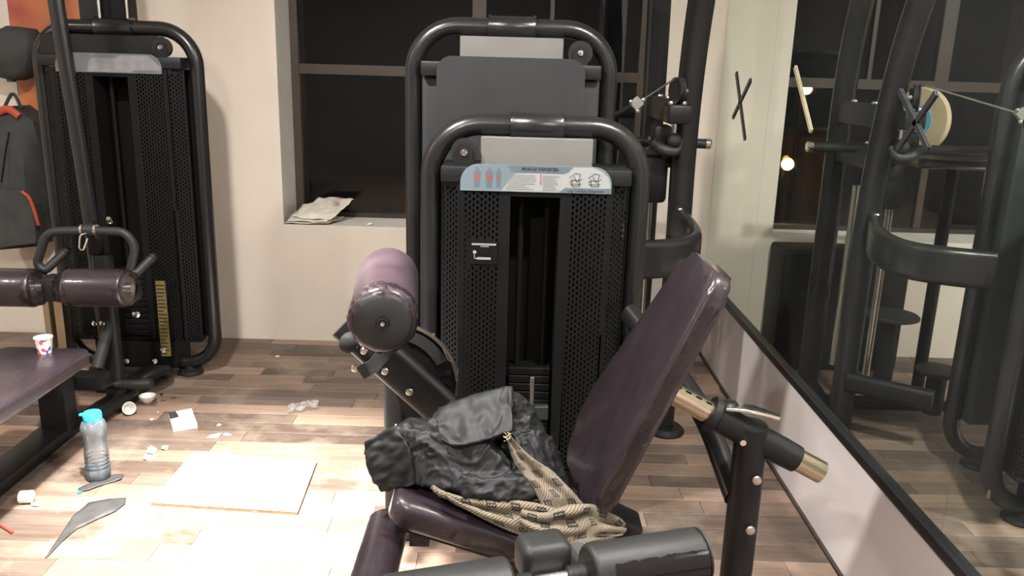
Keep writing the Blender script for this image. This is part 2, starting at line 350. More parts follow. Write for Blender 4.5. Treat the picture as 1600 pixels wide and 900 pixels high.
# mirrors
joints = [(3.757, 4.675, 'narrow wall mirror panel in the back corner reflecting the pale wall, taped with a cross'),
          (2.81, 3.757, 'wall mirror panel reflecting the dark window, with a tan tape strip'),
          (1.894, 2.81, 'wall mirror panel with a black tape cross at its upper middle'),
          (.95, 1.894, 'wall mirror panel at the right edge of the photo nearest the camera')]
for a, b_, lab in joints:
    single('mirror_panel', MB().box((XR-.004, (a+b_)/2, (MZ+2.6)/2), (.008, b_-a-.0012, 2.6-MZ)), MT['mirror'], lab, 'mirror', 'mirror panels on the right wall', smooth=0)
def strip_on_mirror(name, p, q, wd, m, parent):
    x = XR-.013; a = V((x, p[0], p[1])); b_ = V((x, q[0], q[1])); d = (b_-a).normalized(); nrm = V((0, -d.z, d.y))
    return MB().prism([(-wd/2, 0), (wd/2, 0), (wd/2*.9, 1), (-wd/2*.9, 1)], a, nrm, (b_-a), V((.004, 0, 0))).build(name, m, parent, smooth=0)
t = thing('tape_cross', 'thin dark tape cross on the pale mirror panel near the back corner', 'tape', (XR-.01, 4.2, 1.45), 'tape crosses on the mirrors')
strip_on_mirror('tape_strip', (4.374, 1.60), (4.091, 1.289), .022, MT['tape'], t); strip_on_mirror('tape_strip', (4.092, 1.569), (4.359, 1.377), .022, MT['tape'], t)
t = thing('tape_cross', 'bold black tape cross on the mirror beside the reflected cable', 'tape', (XR-.01, 2.37, 1.48), 'tape crosses on the mirrors')
strip_on_mirror('tape_strip', (2.485, 1.562), (2.265, 1.415), .018, MT['tape'], t); strip_on_mirror('tape_strip', (2.269, 1.563), (2.45, 1.395), .018, MT['tape'], t)
t = thing('tape_strip', 'single slanted tan tape strip on the mirror left of the reflected posts', 'tape', (XR-.01, 3.32, 1.5))
strip_on_mirror('strip', (3.454, 1.628), (3.185, 1.395), .02, MT['tan'], t)

# ------------------------------------------------------------------ machine building blocks
def bolt(p, d, parent, r=.011, m='chrome', h=.009):
    MB().lathe(p, d, [(r, 0), (r, h*.5), (r*.8, h*.85), (r*.3, h), (0, h)], 14).build('bolt', MT[m], parent)
def pulley(c, axis, r, parent, th=.024):
    MB().lathe(V(c)-V(axis).normalized()*th/2, axis, [(r*.2, 0), (r, 0), (r, th*.2), (r*.86, th*.4), (r*.86, th*.6), (r, th*.8), (r, th), (r*.2, th)], 28).build('pulley', MT['rubber'], parent)
def perforated(parent, P, z0, z1, u0, ncol, pc=.0131, pr=.0195, hx=.0043, hz=.0066, border=.012, name='shroud_panel', m='sheet', ulen=None, gap=None):
    """sheet with real oval holes; P(u, z) -> point, u across; N holes staggered"""
    mb = MB(); nrm = (P(u0+.01, z0)-P(u0, z0)).cross(V((0, 0, 1))).normalized()*.003; nrm = -nrm if nrm.y < 0 else nrm
    quad = lambda a, b_, c, d: mb.add([P(a, c), P(b_, c), P(b_, d), P(a, d)], [(0, 1, 2, 3)])
    nr = int((z1-z0-pr/2)/pr); ue = u0+ncol*pc
    quad(u0-border, u0, z0, z1); quad(ue, ue+border, z0, z1)
    for j in range(ncol):
        a = u0+j*pc; b_ = a+pc; zz = z0+(pr/2 if j % 2 else 0)
        if j % 2: quad(a, b_, z0, zz)
        i = 0
        while i < nr:
            c = zz+i*pr; d = c+pr; um = (a+b_)/2; zm = (c+d)/2
            if gap and gap[0] < zm < gap[1] and gap[2] <= j < gap[3]:
                quad(a, b_, c, d); i += 1; continue
            ou = [(a, c), (um, c), (b_, c), (b_, zm), (b_, d), (um, d), (a, d), (a, zm)]
            k_ = .62
            inn = [(um-hx*k_, zm-hz*.7), (um, zm-hz), (um+hx*k_, zm-hz*.7), (um+hx, zm), (um+hx*k_, zm+hz*.7), (um, zm+hz), (um-hx*k_, zm+hz*.7), (um-hx, zm)]
            pi = [P(*q) for q in inn]
            mb.add([P(*q) for q in ou]+pi+[q+nrm for q in pi], [(q, (q+1) % 8, 8+(q+1) % 8, 8+q) for q in range(8)]+[(8+q, 8+(q+1) % 8, 16+(q+1) % 8, 16+q) for q in range(8)])
            i += 1
        quad(a, b_, zz+nr*pr, z1)
    return mb.build(name, MT[m], parent, smooth=30)
def tower(root, cx, Y, hw, top, r, style, cor=.17, cut=0, plz=None):
    """welded tube hoop with a perforated shroud, cap, light box and rolled grip. hw, top measured on the tube axis"""
    zb = .06; P3 = lambda x, z, y=Y: V((cx+x, y, z))
    path = []
    loop = [(-hw, top), (hw, top), (hw, zb), (-hw, zb)]
    n = len(loop)
    for i in range(n):
        a, b_, c = V((*loop[i-1], 0)), V((*loop[i], 0)), V((*loop[(i+1) % n], 0)); t = cor if i < 2 else .15
        p0 = b_+(a-b_).normalized()*t; p1 = b_+(c-b_).normalized()*t
        for k in range(11):
            s = k/10*PI/2; cc = p0+p1-b_; q = cc+(p0-cc)*math.cos(s)+(p1-cc)*math.sin(s); path.append(P3(q.x, q.y))
    MB().tube(path, r, 16, closed=True, up=(0, 1, 0)).build('frame_hoop', MT['tubeb'], root)
    for sx in (-1, 1):
        MB().lathe(P3(sx*(hw-.14), 0), (0, 0, 1), [(.062, 0), (.066, .006), (.06, .02), (.034, .026), (.03, .05)], 24).build('foot', MT['rubber'], root)
    # rolled grip round the top tube
    gl = .088
    g = MB().lathe(P3(-gl, top), (1, 0, 0), [(r+.002, 0), (r+.013, 0), (r+.012, .006), (r+.008, .012), (r+.008, 2*gl-.012), (r+.012, 2*gl-.006), (r+.013, 2*gl), (r+.002, 2*gl)], 26).build('grip_sleeve', MT['tubeb'], root)
    s_in = hw-r-.004; zc1 = top-.129; zc0 = zc1-.053          # cap between the uprights
    MB().rbox(P3(0, (zc0+zc1)/2, Y+.0), (2*s_in, .20, zc1-zc0), .006, 2).build('shroud_cap', MT['black'], root)
    MB().rbox(P3(0 if style != 'left' else -.06, zc1+.047, Y-.01), ({'front': .37, 'plain': .385, 'left': .55}[style], .09, .093), .003, 1).build('weight_box', MT['box' if style != 'left' else 'black'], root)
    px = {'front': -.238, 'plain': .255, 'left': .24}[style]
    pulley(P3(px, zc1+.042, Y-.06), (0, 1, 0), .045, root); bk = MB().prism([(-.028, -.045), (.028, -.045), (.026, .01), (.014, .026), (-.014, .026), (-.026, .01)], P3(px, zc1+.042, Y-.082), (1, 0, 0), (0, 0, 1), (0, .004, 0)).build('pulley_bracket', MT['black'], root)
    bolt(P3(px, zc1+.042, Y-.082), (0, -1, 0), bk, .012)
    yf = Y-.10; z0 = .21; z1 = zc0-.002
    if style == 'plain':
        MB().rbox(P3(0, (z0+z1)/2, Y+.01), (2*s_in, .14, z1-z0), .01, 2).build('shroud_body', MT['grey'], root)
        o_ = rrect(.545, 1.46, .055, 8); MB().prism(o_, P3(0, zc1+.02-.73, Y-.108), (1, 0, 0), (0, 0, 1), (0, -.012, 0)).build('front_panel', MT['grey'], root)
        return
    MB().box2(P3(-s_in, z0, Y+.085), P3(s_in, z1, Y+.10)).build('shroud_back', MT['dark'], root, 0)
    ub = .246*hw/.355; us = s_in                                    # bend, side edge
    nc = int((ub-.118)/.0131)
    for sx in (-1, 1):
        gap = (.945, 1.045, 1, nc-1) if (style == 'front' and sx < 0) else None
        perforated(root, lambda u, z, sx=sx: P3(sx*u, z, yf), z0, z1, .118, nc, gap=gap)
        L_ = math.hypot(us-ub, .055); nb = int((L_-.018)/.0131)
        perforated(root, lambda u, z, sx=sx: P3(sx*(ub+.004+(us-ub)*u/L_), z, yf+.055*u/L_), z0, z1, .009, nb, border=.009)
        MB().box2(P3(sx*(ub-.012), z0, yf+.0005), P3(sx*(ub+.006), z1, yf+.004)).build('shroud_fold', MT['sheet'], root, 0)
        # folded lip of the stack window
        MB().box2(P3(sx*.082, z0, yf-.001), P3(sx*.107, z1-.035, yf+.02)).build('window_lip', MT['sheet'], root, 0)
        MB().box2(P3(sx*.082, z0, yf+.02), P3(sx*.086, z1-.035, Y+.06)).build('channel_side', MT['dark'], root, 0)
        MB().box2(P3(sx*.10, z0, Y+.04), P3(sx*(s_in-.01), z1, Y+.05)).build('dark_backing', MT['dark'], root, 0)  # dark plate added behind the holes to stand for the unlit inside
        MB().cyl(P3(sx*.045, .12, Y+.0), P3(sx*.045, z1, Y+.0), .011, n=12).build('guide_rod', MT['dark'], root)
    MB().rbox(P3(0, z1-.020, yf+.008), (.23, .018, .042), .004, 2).build('window_header', MT['sheet'], root)
    MB().box2(P3(-hw+.17, .06, yf+.002), P3(hw-.17, z0, Y+.09)).build('shroud_skirt', MT['sheet'], root, 0)
    for k in range(14):
        MB().rbox(P3(0, .165+k*.030, Y+.0), (.15, .08, .027), .003, 1).build('weight_plate', MT['dark'], root)
    MB().box2(P3(-s_in, z0-.006, yf+.002), P3(s_in, z0-.001, Y+.09)).build('light_stop', MT['dark'], root, 0)  # unseen plate added to keep light from showing through the lowest holes
    # placard
    pw, ph = .495, .088; pz = zc1-.078; py = yf-.006; pl_y = py
    o_ = [(-pw/2, 0), (pw/2, 0)]+[(pw/2-.06+.06*math.cos(a), ph-.06+.06*math.sin(a)) for a in [PI/2*k/8 for k in range(9)]]+[(-pw/2+.06-.06*math.sin(a), ph-.06+.06*math.cos(a)) for a in [PI/2*k/8 for k in range(9)]]
    pl = MB().prism(o_, P3(0, pz, py), (1, 0, 0), (0, 0, 1), (0, .004, 0)).build('placard', MT['plac'] if style == 'front' else MT['placg'], root, 0)
    def pr(poly, m, k=1, name='print'): return MB().prism(poly, P3(0, pz, py), (1, 0, 0), (0, 0, 1), (0, -.0006*k, 0)).build(name, MT[m], pl, 0)
    if style == 'left':
        pr([(-.10, .004), (.10, .004), (.12, .016), (pw/2-.003, .016), (pw/2-.003, .03), (.19, .08), (.06, .08), (.03, .066), (-.07, .066), (-.09, .05)], 'placl'); return
    # header band, white field with slanted edge, footer band
    pr([(-.095, ph-.002), (.115, ph-.002), (.10, ph-.020), (.085, ph-.024), (-.065, ph-.024), (-.082, ph-.022)], 'placd')
    pr([(-.113, .003), (.085, .003), (.095, .018), (pw/2-.004, .018), (pw/2-.004, .030), (.235, .055), (.215, .072), (.185, ph-.003), (.122, ph-.003), (.105, ph-.022), (.09, ph-.027), (-.062, ph-.027), (-.072, ph-.032)], 'placw')
    pr([(.075, .001), (pw/2-.002, .001), (pw/2-.002, .016), (.095, .016), (.085, .010)], 'placd', 2)
    text('MUSCLE TARGETED', .0135, P3(.012, pz+ph-.0125, py-.0016), pl, MT['ink'], bold=.0004)
    text('Leg Curl/Leg Extension', .0125, P3(.163, pz+.0085, py-.002), pl, MT['ink'])
    rg = random.Random(5)
    for cx_, x_w, rows in ((-.034, .085, 9), (.052, .06, 11)):
        for k in range(rows):
            z_ = ph-.034-k*(.052/rows); w_ = x_w*rg.uniform(.62, 1)
            sh = -.030*(k/rows) if cx_ < 0 else 0
            pr([(cx_-x_w/2+sh*.9, z_), (cx_-x_w/2+w_+sh*.5, z_), (cx_-x_w/2+w_+sh*.5, z_+.0014), (cx_-x_w/2+sh*.9, z_+.0014)], 'greyink', 2, 'text_line')
    for k in range(6): pr([(.012, .05-k*.006+.006), (.018, .05-k*.006+.006), (.018, .05-k*.006+.009), (.012, .05-k*.006+.009)], 'red', 2, 'text_mark')
    for x_, s_ in ((-.193, 1), (-.153, 1.05), (-.123, .75)):     # anatomy figures: grey body, red muscle
        pr([(x_-.008*s_, .012), (x_+.008*s_, .012), (x_+.010*s_, .040), (x_+.013*s_, .062), (x_+.005*s_, .070), (x_+.004*s_, .078), (x_-.004*s_, .078), (x_-.005*s_, .070), (x_-.013*s_, .062), (x_-.010*s_, .040)], 'placd', 1, 'figure')
        rad = .0085*s_ if s_ > .9 else .005
        pr([(x_+rad*math.cos(2*PI*k/12), .046+rad*.85*math.sin(2*PI*k/12)) for k in range(12)], 'red', 2, 'muscle_mark')
    for x_ in (.128, .190):                                       # sketches of the machine in use
        for (a, b_) in (((-.018, .030), (.020, .030)), ((-.012, .024), (.016, .024)), ((-.02, .05), (.0, .066)), ((0, .066), (.016, .062)), ((.016, .062), (.010, .040)), ((-.006, .056), (.008, .034)), ((-.016, .044), (.012, .042)), ((.012, .042), (.022, .048)), ((-.02, .036), (-.008, .042)), ((-.01, .024), (-.012, .04)), ((.012, .024), (.014, .04))):
            a = V((*a, 0)); b_ = V((*b_, 0)); d = (b_-a).normalized(); nn = V((-d.y, d.x, 0))*.0017
            pr([(x_+q.x, q.y) for q in (a-nn, b_-nn, b_+nn, a+nn)], 'greyink', 2, 'sketch_line')
    # rep counter decal: white bar, window, small dial
    c = MB().box2(P3(-.213, .957, yf-.004), P3(-.122, 1.035, yf-.0005)).build('counter_plate', MT['sheet'], root, 0)
    def dc(x0, z0_, x1, z1_, m): MB().box2(P3(x0, z0_, yf-.0055), P3(x1, z1_, yf-.004)).build('counter_mark', MT[m], c, 0)
    dc(-.207, 1.022, -.126, 1.028, 'placw'); dc(-.178, 1.0165, -.150, 1.019, 'placw'); dc(-.18, .985, -.15, 1.012, 'dark'); dc(-.188, .973, -.143, .981, 'placw'); dc(-.199, .976, -.1965, .992, 'placw'); dc(-.199, .975, -.188, .978, 'placw')
    MB().lathe(P3(-.197, .998, yf-.004), (0, -1, 0), [(.006, 0), (.006, .003), (0, .0035)], 12).build('counter_dial', MT['placw'], c)
    # selector rod standing up in the window
    MB().rbox(P3(.010, .49, yf-.02), (.012, .006, .15), .001, 1).build('selector_scale', MT['steel'], root)
    MB().rbox(P3(.045, .43, yf-.005), (.05, .03, .05), .003, 1).build('stack_head', MT['grey'], root)
def roller(name, p0, p1, r, parent, m='purple', rb=.018, endcap=True):
    p0 = V(p0); p1 = V(p1); L_ = (p1-p0).length
    prof = [(r*.35, 0), (r*.8, 0.002)]+[(r-rb+rb*math.sin(a), rb-rb*math.cos(a)) for a in [PI/2*k/5 for k in range(1, 6)]]+[(r, L_*.5)]+[(r-rb+rb*math.cos(a), L_-rb+rb*math.sin(a)) for a in [PI/2*k/5 for k in range(0, 6)]]+[(r*.35, L_)]
    return MB().lathe(p0, p1-p0, prof, 32).build(name, MT[m], parent)
def flatoval(a, b_, n=8):           # stadium section, a wide, b_ tall
    r = min(a, b_)/2; o = []
    for k in range(n+1):
        t = -PI/2+PI*k/n if a >= b_ else PI*k/n
        o.append(((a/2-r)*(1 if a >= b_ else 0)+r*math.cos(t), (b_/2-r)*(0 if a >= b_ else 1)+r*math.sin(t)))
    return o+[(-x, -z) for x, z in o]
def pad(parent, name, o, u, v, n, L_, W_, T_, m='purple', cr=.05, bev=.018, taper=1.0):
    """upholstered slab: centre o, length along u, width along v, thickness along n, rounded corners and edges"""
    mb = MB(); u = V(u).normalized(); v = V(v).normalized(); n_ = V(n).normalized(); o = V(o); rings = []
    K = 4
    for side in (-1, 1):
        for k in range(K+1):
            a = PI/2*k/K
            ins = bev*(1-math.cos(a)) if side > 0 else bev*(1-math.sin(a)); zz = (T_/2-bev+bev*math.sin(a)) if side > 0 else -(T_/2-bev+bev*math.cos(a))
            rings.append((ins, zz))
    vs = []; m_ = None
    for ins, zz in rings:
        out = rrect(L_-2*ins, W_-2*ins, max(cr-ins, .004), 6); m_ = len(out)
        for a, b_ in out:
            s = 1-(1-taper)*max(0, (-.22-a/L_)/.28)**1.3; vs.append(o+u*a+v*b_*s+n_*zz)
    fs = []
    for i in range(len(rings)-1): fs += [(i*m_+k, i*m_+(k+1) % m_, (i+1)*m_+(k+1) % m_, (i+1)*m_+k) for k in range(m_)]
    fs += [tuple(range(m_))[::-1], tuple(range((len(rings)-1)*m_, len(rings)*m_))]
    return mb.add(vs, fs).build(name, MT[m], parent, 50)

# ------------------------------------------------------------------ front machine: leg extension
lx = thing('leg_extension_machine', 'black leg curl and leg extension machine with purple pads and placarded tower', 'gym machine', (.07, 2.4, 0))
tower(lx, .069, 2.82, .353, 1.411, .036, 'front')
MB().cyl((.427, 2.80, .10), (.427, 2.80, .9), .006, n=8).build('cable', MT['steel'], lx)
# raised shin roller
RF, RB_ = at(598, 503, 2.05), at(607, 430, 2.47)
roller('shin_roller', RF, RB_, .091, lx, 'purplehaze', .02)
ax = (RF-RB_).normalized()
rc = MB().lathe(RF-ax*.004, ax, [(.080, 0), (.076, .008), (.066, .014), (.018, .017), (.016, .014), (.0, .013)], 36).build('roller_cap', MT['rubberg'], lx)
MB().lathe(RF+ax*.010, ax, [(.016, 0), (.016, .010), (.011, .010), (.010, .006), (0, .006)], 20).build('cap_ring', MT['rubber'], rc)
MB().lathe(RF+ax*.014, ax, [(.006, 0), (.006, .004), (0, .005)], 10).build('bolt', MT['chrome'], rc)
# film gathered round the front rim
u, v, a_ = frame(ax); mb = MB(); n = 72; rw = random.Random(2); vs = []
for i in range(5):
    for k in range(n):
        th = 2*PI*k/n; q = i/4; r_ = .094-.012*q*q + rw.uniform(-.0028, .0028)*(1 if i else .2); h = -.055+.068*q+rw.uniform(-.002, .002)
        vs.append(RF+ax*h+u*r_*math.cos(th)+v*r_*math.sin(th))
mb.add(vs, [(i*n+k, i*n+(k+1) % n, (i+1)*n+(k+1) % n, (i+1)*n+k) for i in range(4) for k in range(n)]).build('film_collar', MT['wrap'], lx, 20)
# lever arm
LA, LB = at(540, 503, 2.46), at(760, 702, 2.46)
MB().sweep([LA, LA.lerp(LB, .5), LB], flatoval(.055, .125), up=V((.72, 0, .69))).build('lever_arm', MT['black'], lx)
for p in ((555, 575), (602, 580), (640, 612), (569, 548)): bolt(at(*p, 2.43), (0, -1, 0), lx, .012, 'steel')
kb = at(545, 536, 2.38); MB().lathe(kb+V((0, .06, 0)), (0, -1, 0), [(.018, 0), (.02, .03), (.027, .034), (.029, .05), (.027, .075), (.018, .08), (0, .081)], 22).build('stop_knob', MT['rubber'], lx)
bp0, bp1 = at(598, 555, 2.42), at(563, 583, 2.42)
MB().sweep([bp0+V((.02, 0, .05)), bp0, bp0.lerp(bp1, .5)+V((.006, 0, -.006)), bp1], [(-.003, -.022), (.003, -.022), (.003, .022), (-.003, .022)], up=(0, 0, 1)).build('roller_bracket', MT['grey'], lx)
# quadrant plate with holes
qc = V((-.37, 2.53, .60)); mb = MB(); poly = [(.20*math.cos(a), .20*math.sin(a)) for a in [math.radians(80-k*6) for k in range(27)]]+[(.03, -.12), (-.03, .04), (-.01, .13)]
qp = mb.prism(poly, qc, (1, 0, 0), (0, 0, 1), (0, .008, 0)).build('quadrant_plate', MT['sheet'], lx)
vs = [qc+V((.2*math.cos(a), -.001, .2*math.sin(a))) for a in [math.radians(78-k*5) for k in range(16)]]
MB().sweep(vs, [(-.005, -.004), (.005, -.004), (.005, .004), (-.005, .004)], up=(0, 1, 0)).build('plate_rim', MT['steel'], qp)
vs = [qc+V((.165*math.cos(a), -.002, .165*math.sin(a))) for a in [math.radians(75-k*5) for k in range(11)]]
MB().sweep(vs, [(-.018, -.002), (.018, -.002), (.018, .002), (-.018, .002)], up=(0, 1, 0)).build('index_band', MT['grey'], qp)
for k in range(5):
    a = math.radians(12-k*11); MB().lathe(qc+V((.175*math.cos(a), -.003, .175*math.sin(a))), (0, -1, 0), [(.006, 0), (.0075, .001), (.0075, .003), (.005, .003), (.005, 0)], 12).build('index_hole', MT['steel'], qp)
MB().tube([at(692, 545, 2.5), at(700, 562, 2.49), at(716, 575, 2.52), at(712, 620, 2.53)], .002, 6).build('wire', MT['steel'], lx)
bolt(at(678, 523, 2.52), (0, -1, 0), lx, .006)
# upright left of the pivot, base rails
MB().sweep([(-.381, 2.62, 0.03), (-.381, 2.62, .72)], flatoval(.085, .06), up=(0, 1, 0)).build('pivot_upright', MT['black'], lx)
MB().rbox((-.381, 2.62, .018), (.16, .13, .03), .008, 2).build('base_plate', MT['black'], lx)
MB().cyl((-.12, 2.35, .40), (-.12, 2.75, .40), .03).build('pivot_shaft', MT['black'], lx)
MB().sweep([(-.381, 2.62, .40), (-.12, 2.62, .40), (.1, 2.62, .36)], flatoval(.06, .09), up=(0, 1, 0)).build('pivot_beam', MT['black'], lx)
MB().sweep([(.06, 1.75, .05), (.06, 2.72, .05)], flatoval(.10, .07), up=(0, 0, 1)).build('base_rail', MT['black'], lx)
MB().sweep([(.06, 2.0, .08), (.06, 2.0, .40)], flatoval(.10, .06), up=(0, 1, 0)).build('seat_post', MT['black'], lx)
MB().sweep([(-.30, 1.80, .04), (.60, 1.80, .04)], flatoval(.07, .07), up=(0, 0, 1)).build('front_foot_bar', MT['black'], lx)
# seat: tilts down toward the back pad
ta = math.radians(17.5); su = V((math.cos(ta), 0, -math.sin(ta))); sn = V((math.sin(ta), 0, math.cos(ta))); sv = V((0, 1, 0))
SO = V((-.275, 2.005, .582))+su*.255-sn*.038
pad(lx, 'seat_pad', SO, su, sv, sn, .51, .40, .076, 'purple', .05, .024)
sk = MB().prism(rrect(.44, .34, .03), SO-sn*.036, su, sv, -sn*.016).build('seat_board', MT['dark'], lx)
MB().box(SO-sn*.075+su*-.06, (.05, .10, .07)).build('seat_bracket', MT['black'], lx, 0); MB().box(SO-sn*.075+su*-.16+V((0, -.1, 0)), (.05, .05, .07)).build('seat_bracket', MT['black'], lx, 0)
MB().sweep([SO-sn*.10-su*.2, SO-sn*.10+su*.22], flatoval(.06, .05), up=(0, 0, 1)).build('seat_rail', MT['black'], lx)
# film draped off the seat's near edge
mb = MB(); nu, nv = 28, 6; vs = []
for i in range(nu+1):
    for j in range(nv+1):
        s_ = i/nu; q = j/nv; p = SO+su*(-.25+.47*s_)+sv*(-.203-.006*math.sin(q*2))+sn*(.018-q*.075)
        vs.append(p+V((0, -.004*noise.noise(V((s_*14, q*5, 2))), .004*noise.noise(V((s_*9, q*3, 7))))))
mb.add(vs, [(i*(nv+1)+j, (i+1)*(nv+1)+j, (i+1)*(nv+1)+j+1, i*(nv+1)+j+1) for i in range(nu) for j in range(nv)]).build('seat_film', MT['wrap'], lx, 60)
# calf roller below the seat front, axis toward the camera
roller('calf_roller', (-.308, 1.50, .432), (-.308, 1.94, .432), .056, lx, 'purple', .016)
MB().sweep([(-.308, 1.93, .432), (-.308, 1.985, .432), (-.16, 1.99, .40), (.05, 2.0, .35)], flatoval(.05, .04), up=(0, 1, 0)).build('roller_arm', MT['black'], lx)
# back pad
ba = math.atan2(1.144-.557, .461-.213); bu = V((math.cos(ba), 0, math.sin(ba))); bn = V((-math.sin(ba), 0, math.cos(ba)))
BT = V((.461, 0, 1.144)); BL = .80
BO = V((BT.x, 2.015, BT.z))-bu*(BL/2-.02)-bn*.036
def pad_poly(parent, name, pts, o, u, v, d, bev, m):
    cl = [V((a, b_, 0)) for a, b_, r in pts]; rs = [r for a, b_, r in pts]; n = len(cl); out = []
    for i in range(n):
        a, b_, c = cl[i-1], cl[i], cl[(i+1) % n]; p0 = b_+(a-b_).normalized()*rs[i]; p1 = b_+(c-b_).normalized()*rs[i]
        for k in range(8):
            q = k/7; out.append(p0*(1-q)**2+b_*2*q*(1-q)+p1*q*q)
    mb = MB().prism([(p.x, p.y) for p in out], o, u, v, d)
    bm = bmesh.new(); vs = [bm.verts.new(p) for p in mb.v]
    for f in mb.f: bm.faces.new([vs[i] for i in f])
    ed = [e for e in bm.edges if any(len(f.verts) > 4 for f in e.link_faces)]
    bmesh.ops.bevel(bm, geom=ed, offset=bev, segments=4, profile=.5, affect='EDGES'); bm.verts.index_update()
    m2 = MB().add([v_.co.copy() for v_ in bm.verts], [[v_.index for v_ in f.verts] for f in bm.faces]); bm.free()
    return m2.build(name, MT[m], parent, 50)
pad_poly(lx, 'back_pad', [(.012, 1.838, .05), (.012, 2.15, .09), (-.64, 2.44, .11), (-.735, 2.28, .06), (-.665, 1.838, .06)], V((BT.x, 0, BT.z)), bu, sv, -bn*.050, .016, 'purple')
MB().prism(rrect(.5, .20, .03), BO+bu*.05-bn*.020, bu, sv, -bn*.016).build('back_board', MT['dark'], lx)
mb = MB(); nu, nv = 46, 10; vs = []
for i in range(nu+1):
    for j in range(nv+1):
        s_ = i/nu; q = j/nv; p = BO+bu*(-.26+.64*s_)+sv*(-.1795+.014*max(0, 1-q*3.2)+(.03*max(0, (s_-.86)/.14)**2))+bn*(.038-q*.046)
        vs.append(p+V((.003*noise.noise(V((s_*20, q*6, 1))), -.0035*noise.noise(V((s_*22, q*6, 2)))-.001, .003*noise.noise(V((s_*15, q*4, 7))))))
mb.add(vs, [(i*(nv+1)+j, (i+1)*(nv+1)+j, (i+1)*(nv+1)+j+1, i*(nv+1)+j+1) for i in range(nu) for j in range(nv)]).build('pad_film', MT['wrap'], lx, 60)
HB = at(962, 812, 1.98); MB().rbox(HB, (.13, .10, .06), .012, 2, Matrix.Rotation(.45, 3, 'Y')).build('back_hinge', MT['black'], lx)
# telescoping adjuster tube through the sleeve
T0, T1 = at(1010, 592, 2.02), at(1283, 738, 1.98); td = (T1-T0).normalized()
tl = (T1-T0).length
MB().cyl(T0, T1, .030, n=24).build('adjuster_tube', MT['brass'], lx)
for k in range(4):
    p = T0+td*(.09+.03*k)+V((0, -.012, .028)); MB().box(p, (.016, .010, .004), td.to_track_quat('X', 'Z').to_matrix()).build('adjuster_slot', MT['dark'], lx, 0)
S0 = T0+td*tl*.375; S1 = T0+td*tl*.86
MB().lathe(S0, td, [(.031, 0), (.041, 0), (.041, .01), (.038, .016), (.038, (S1-S0).length-.05), (.036, (S1-S0).length-.002), (.031, (S1-S0).length)], 26).build('adjuster_sleeve', MT['black'], lx)
MB().lathe(S0-td*.012, td, [(.031, 0), (.046, .002), (.047, .02), (.040, .026)], 22).build('sleeve_collar', MT['rubber'], lx)
MB().lathe(S0+td*.045+V((0, 0, .03)), (0, 0, 1), [(.024, 0), (.026, .02), (.02, .026), (.012, .03), (0, .031)], 18).build('lever_boss', MT['black'], lx)
h0, h1 = at(1134, 638, 2.0), at(1218, 652, 1.97)
hp = [h0+V((0, 0, .006)), h0.lerp(h1, .35)+V((0, 0, .010)), h0.lerp(h1, .7)+V((0, 0, .006)), h1+V((0, 0, -.002))]
MB().sweep(fillet(hp, .03, 4), lambda t_: [(a*(1.0-.55*t_**2), b_) for a, b_ in flatoval(.052, .010)], up=(0, 0, 1)).build('release_handle', MT['chrome'], lx)
# rear post of the seat and brace back to the tower
PO = at(1165, 690, 2.0)
MB().sweep([(PO.x+.012, 2.0, 0.03), (PO.x+.012, 2.0, .72)], flatoval(.078, .10), up=(0, 1, 0)).build('rear_post', MT['black'], lx)
for p in ((1182, 750), (1172, 828)): bolt(at(*p, 1.945), (0, -1, 0), lx, .013, 'steel')
MB().cyl(V((PO.x-.02, 1.965, .688)), V((PO.x-.02, 1.953, .688)), .008).build('bolt', MT['chrome'], lx)
MB().rbox((PO.x+.012, 2.0, .018), (.12, .22, .03), .008, 2).build('base_plate', MT['black'], lx)
MB().sweep(fillet([(PO.x-.005, 2.02, .50), at(1105, 655, 2.25), at(1062, 590, 2.45), (.40, 2.72, .80)], .1), flatoval(.055, .075), up=(0, 0, 1)).build('rear_brace', MT['tubeb'], lx)

# ------------------------------------------------------------------ rear machine behind it: cable press with two posts
pm = thing('cable_press_machine', 'tall black cable press machine with plain grey tower behind the leg machine', 'gym machine', (.2, 3.5, 0))
tower(pm, -.026, 3.27, .371, 1.741, .033, 'plain')
for pts, nm in (([(.705, 3.53, .02), (.71, 3.53, .9), (.70, 3.51, 1.35), (.695, 3.42, 1.75), (.69, 3.22, 2.15)], 'press_post'), ([(.655, 4.1, .02), (.655, 4.1, 1.5), (.65, 4.08, 1.8), (.63, 4.0, 2.15)], 'rear_press_post')):
    MB().sweep(fillet(pts, .3, 6), flatoval(.105, .075) if nm == 'press_post' else flatoval(.11, .07), up=(0, 1, 0)).build(nm, MT['tubeb'], pm)
for yy, xx in ((3.53, .72), (4.1, .66)):
    MB().lathe((xx, yy, 0), (0, 0, 1), [(.085, 0), (.088, .008), (.08, .022), (.07, .03)], 28).build('post_foot', MT['rubber'], pm)
MB().rbox((.66, 3.82, 1.435), (.06, .62, .10), .012, 2).build('upper_crossbeam', MT['grey'], pm)
MB().rbox((.645, 3.82, 1.245), (.06, .55, .085), .012, 2).build('lower_crossbeam', MT['grey'], pm)
for yy in (3.62, 3.72, 3.95): bolt((.66, yy, 1.485), (0, 0, 1), pm, .014, h=.012)
MB().cyl((-.03, 3.85, 1.283), (.87, 3.85, 1.283), .022, n=20).build('press_bar', MT['rubberg'], pm)
MB().lathe((.865, 3.85, 1.283), (1, 0, 0), [(.024, 0), (.024, .02), (.018, .026), (0, .027)], 18).build('bar_end', MT['chrome'], pm)
MB().lathe((.60, 3.85, 1.283), (1, 0, 0), [(.025, 0), (.032, 0), (.032, .018), (.025, .018)], 18).build('bar_collar', MT['chrome'], pm)
MB().lathe((-.035, 3.85, 1.283), (1, 0, 0), [(0, -.006), (.02, 0), (.022, .01)], 18).build('bar_end', MT['chrome'], pm)
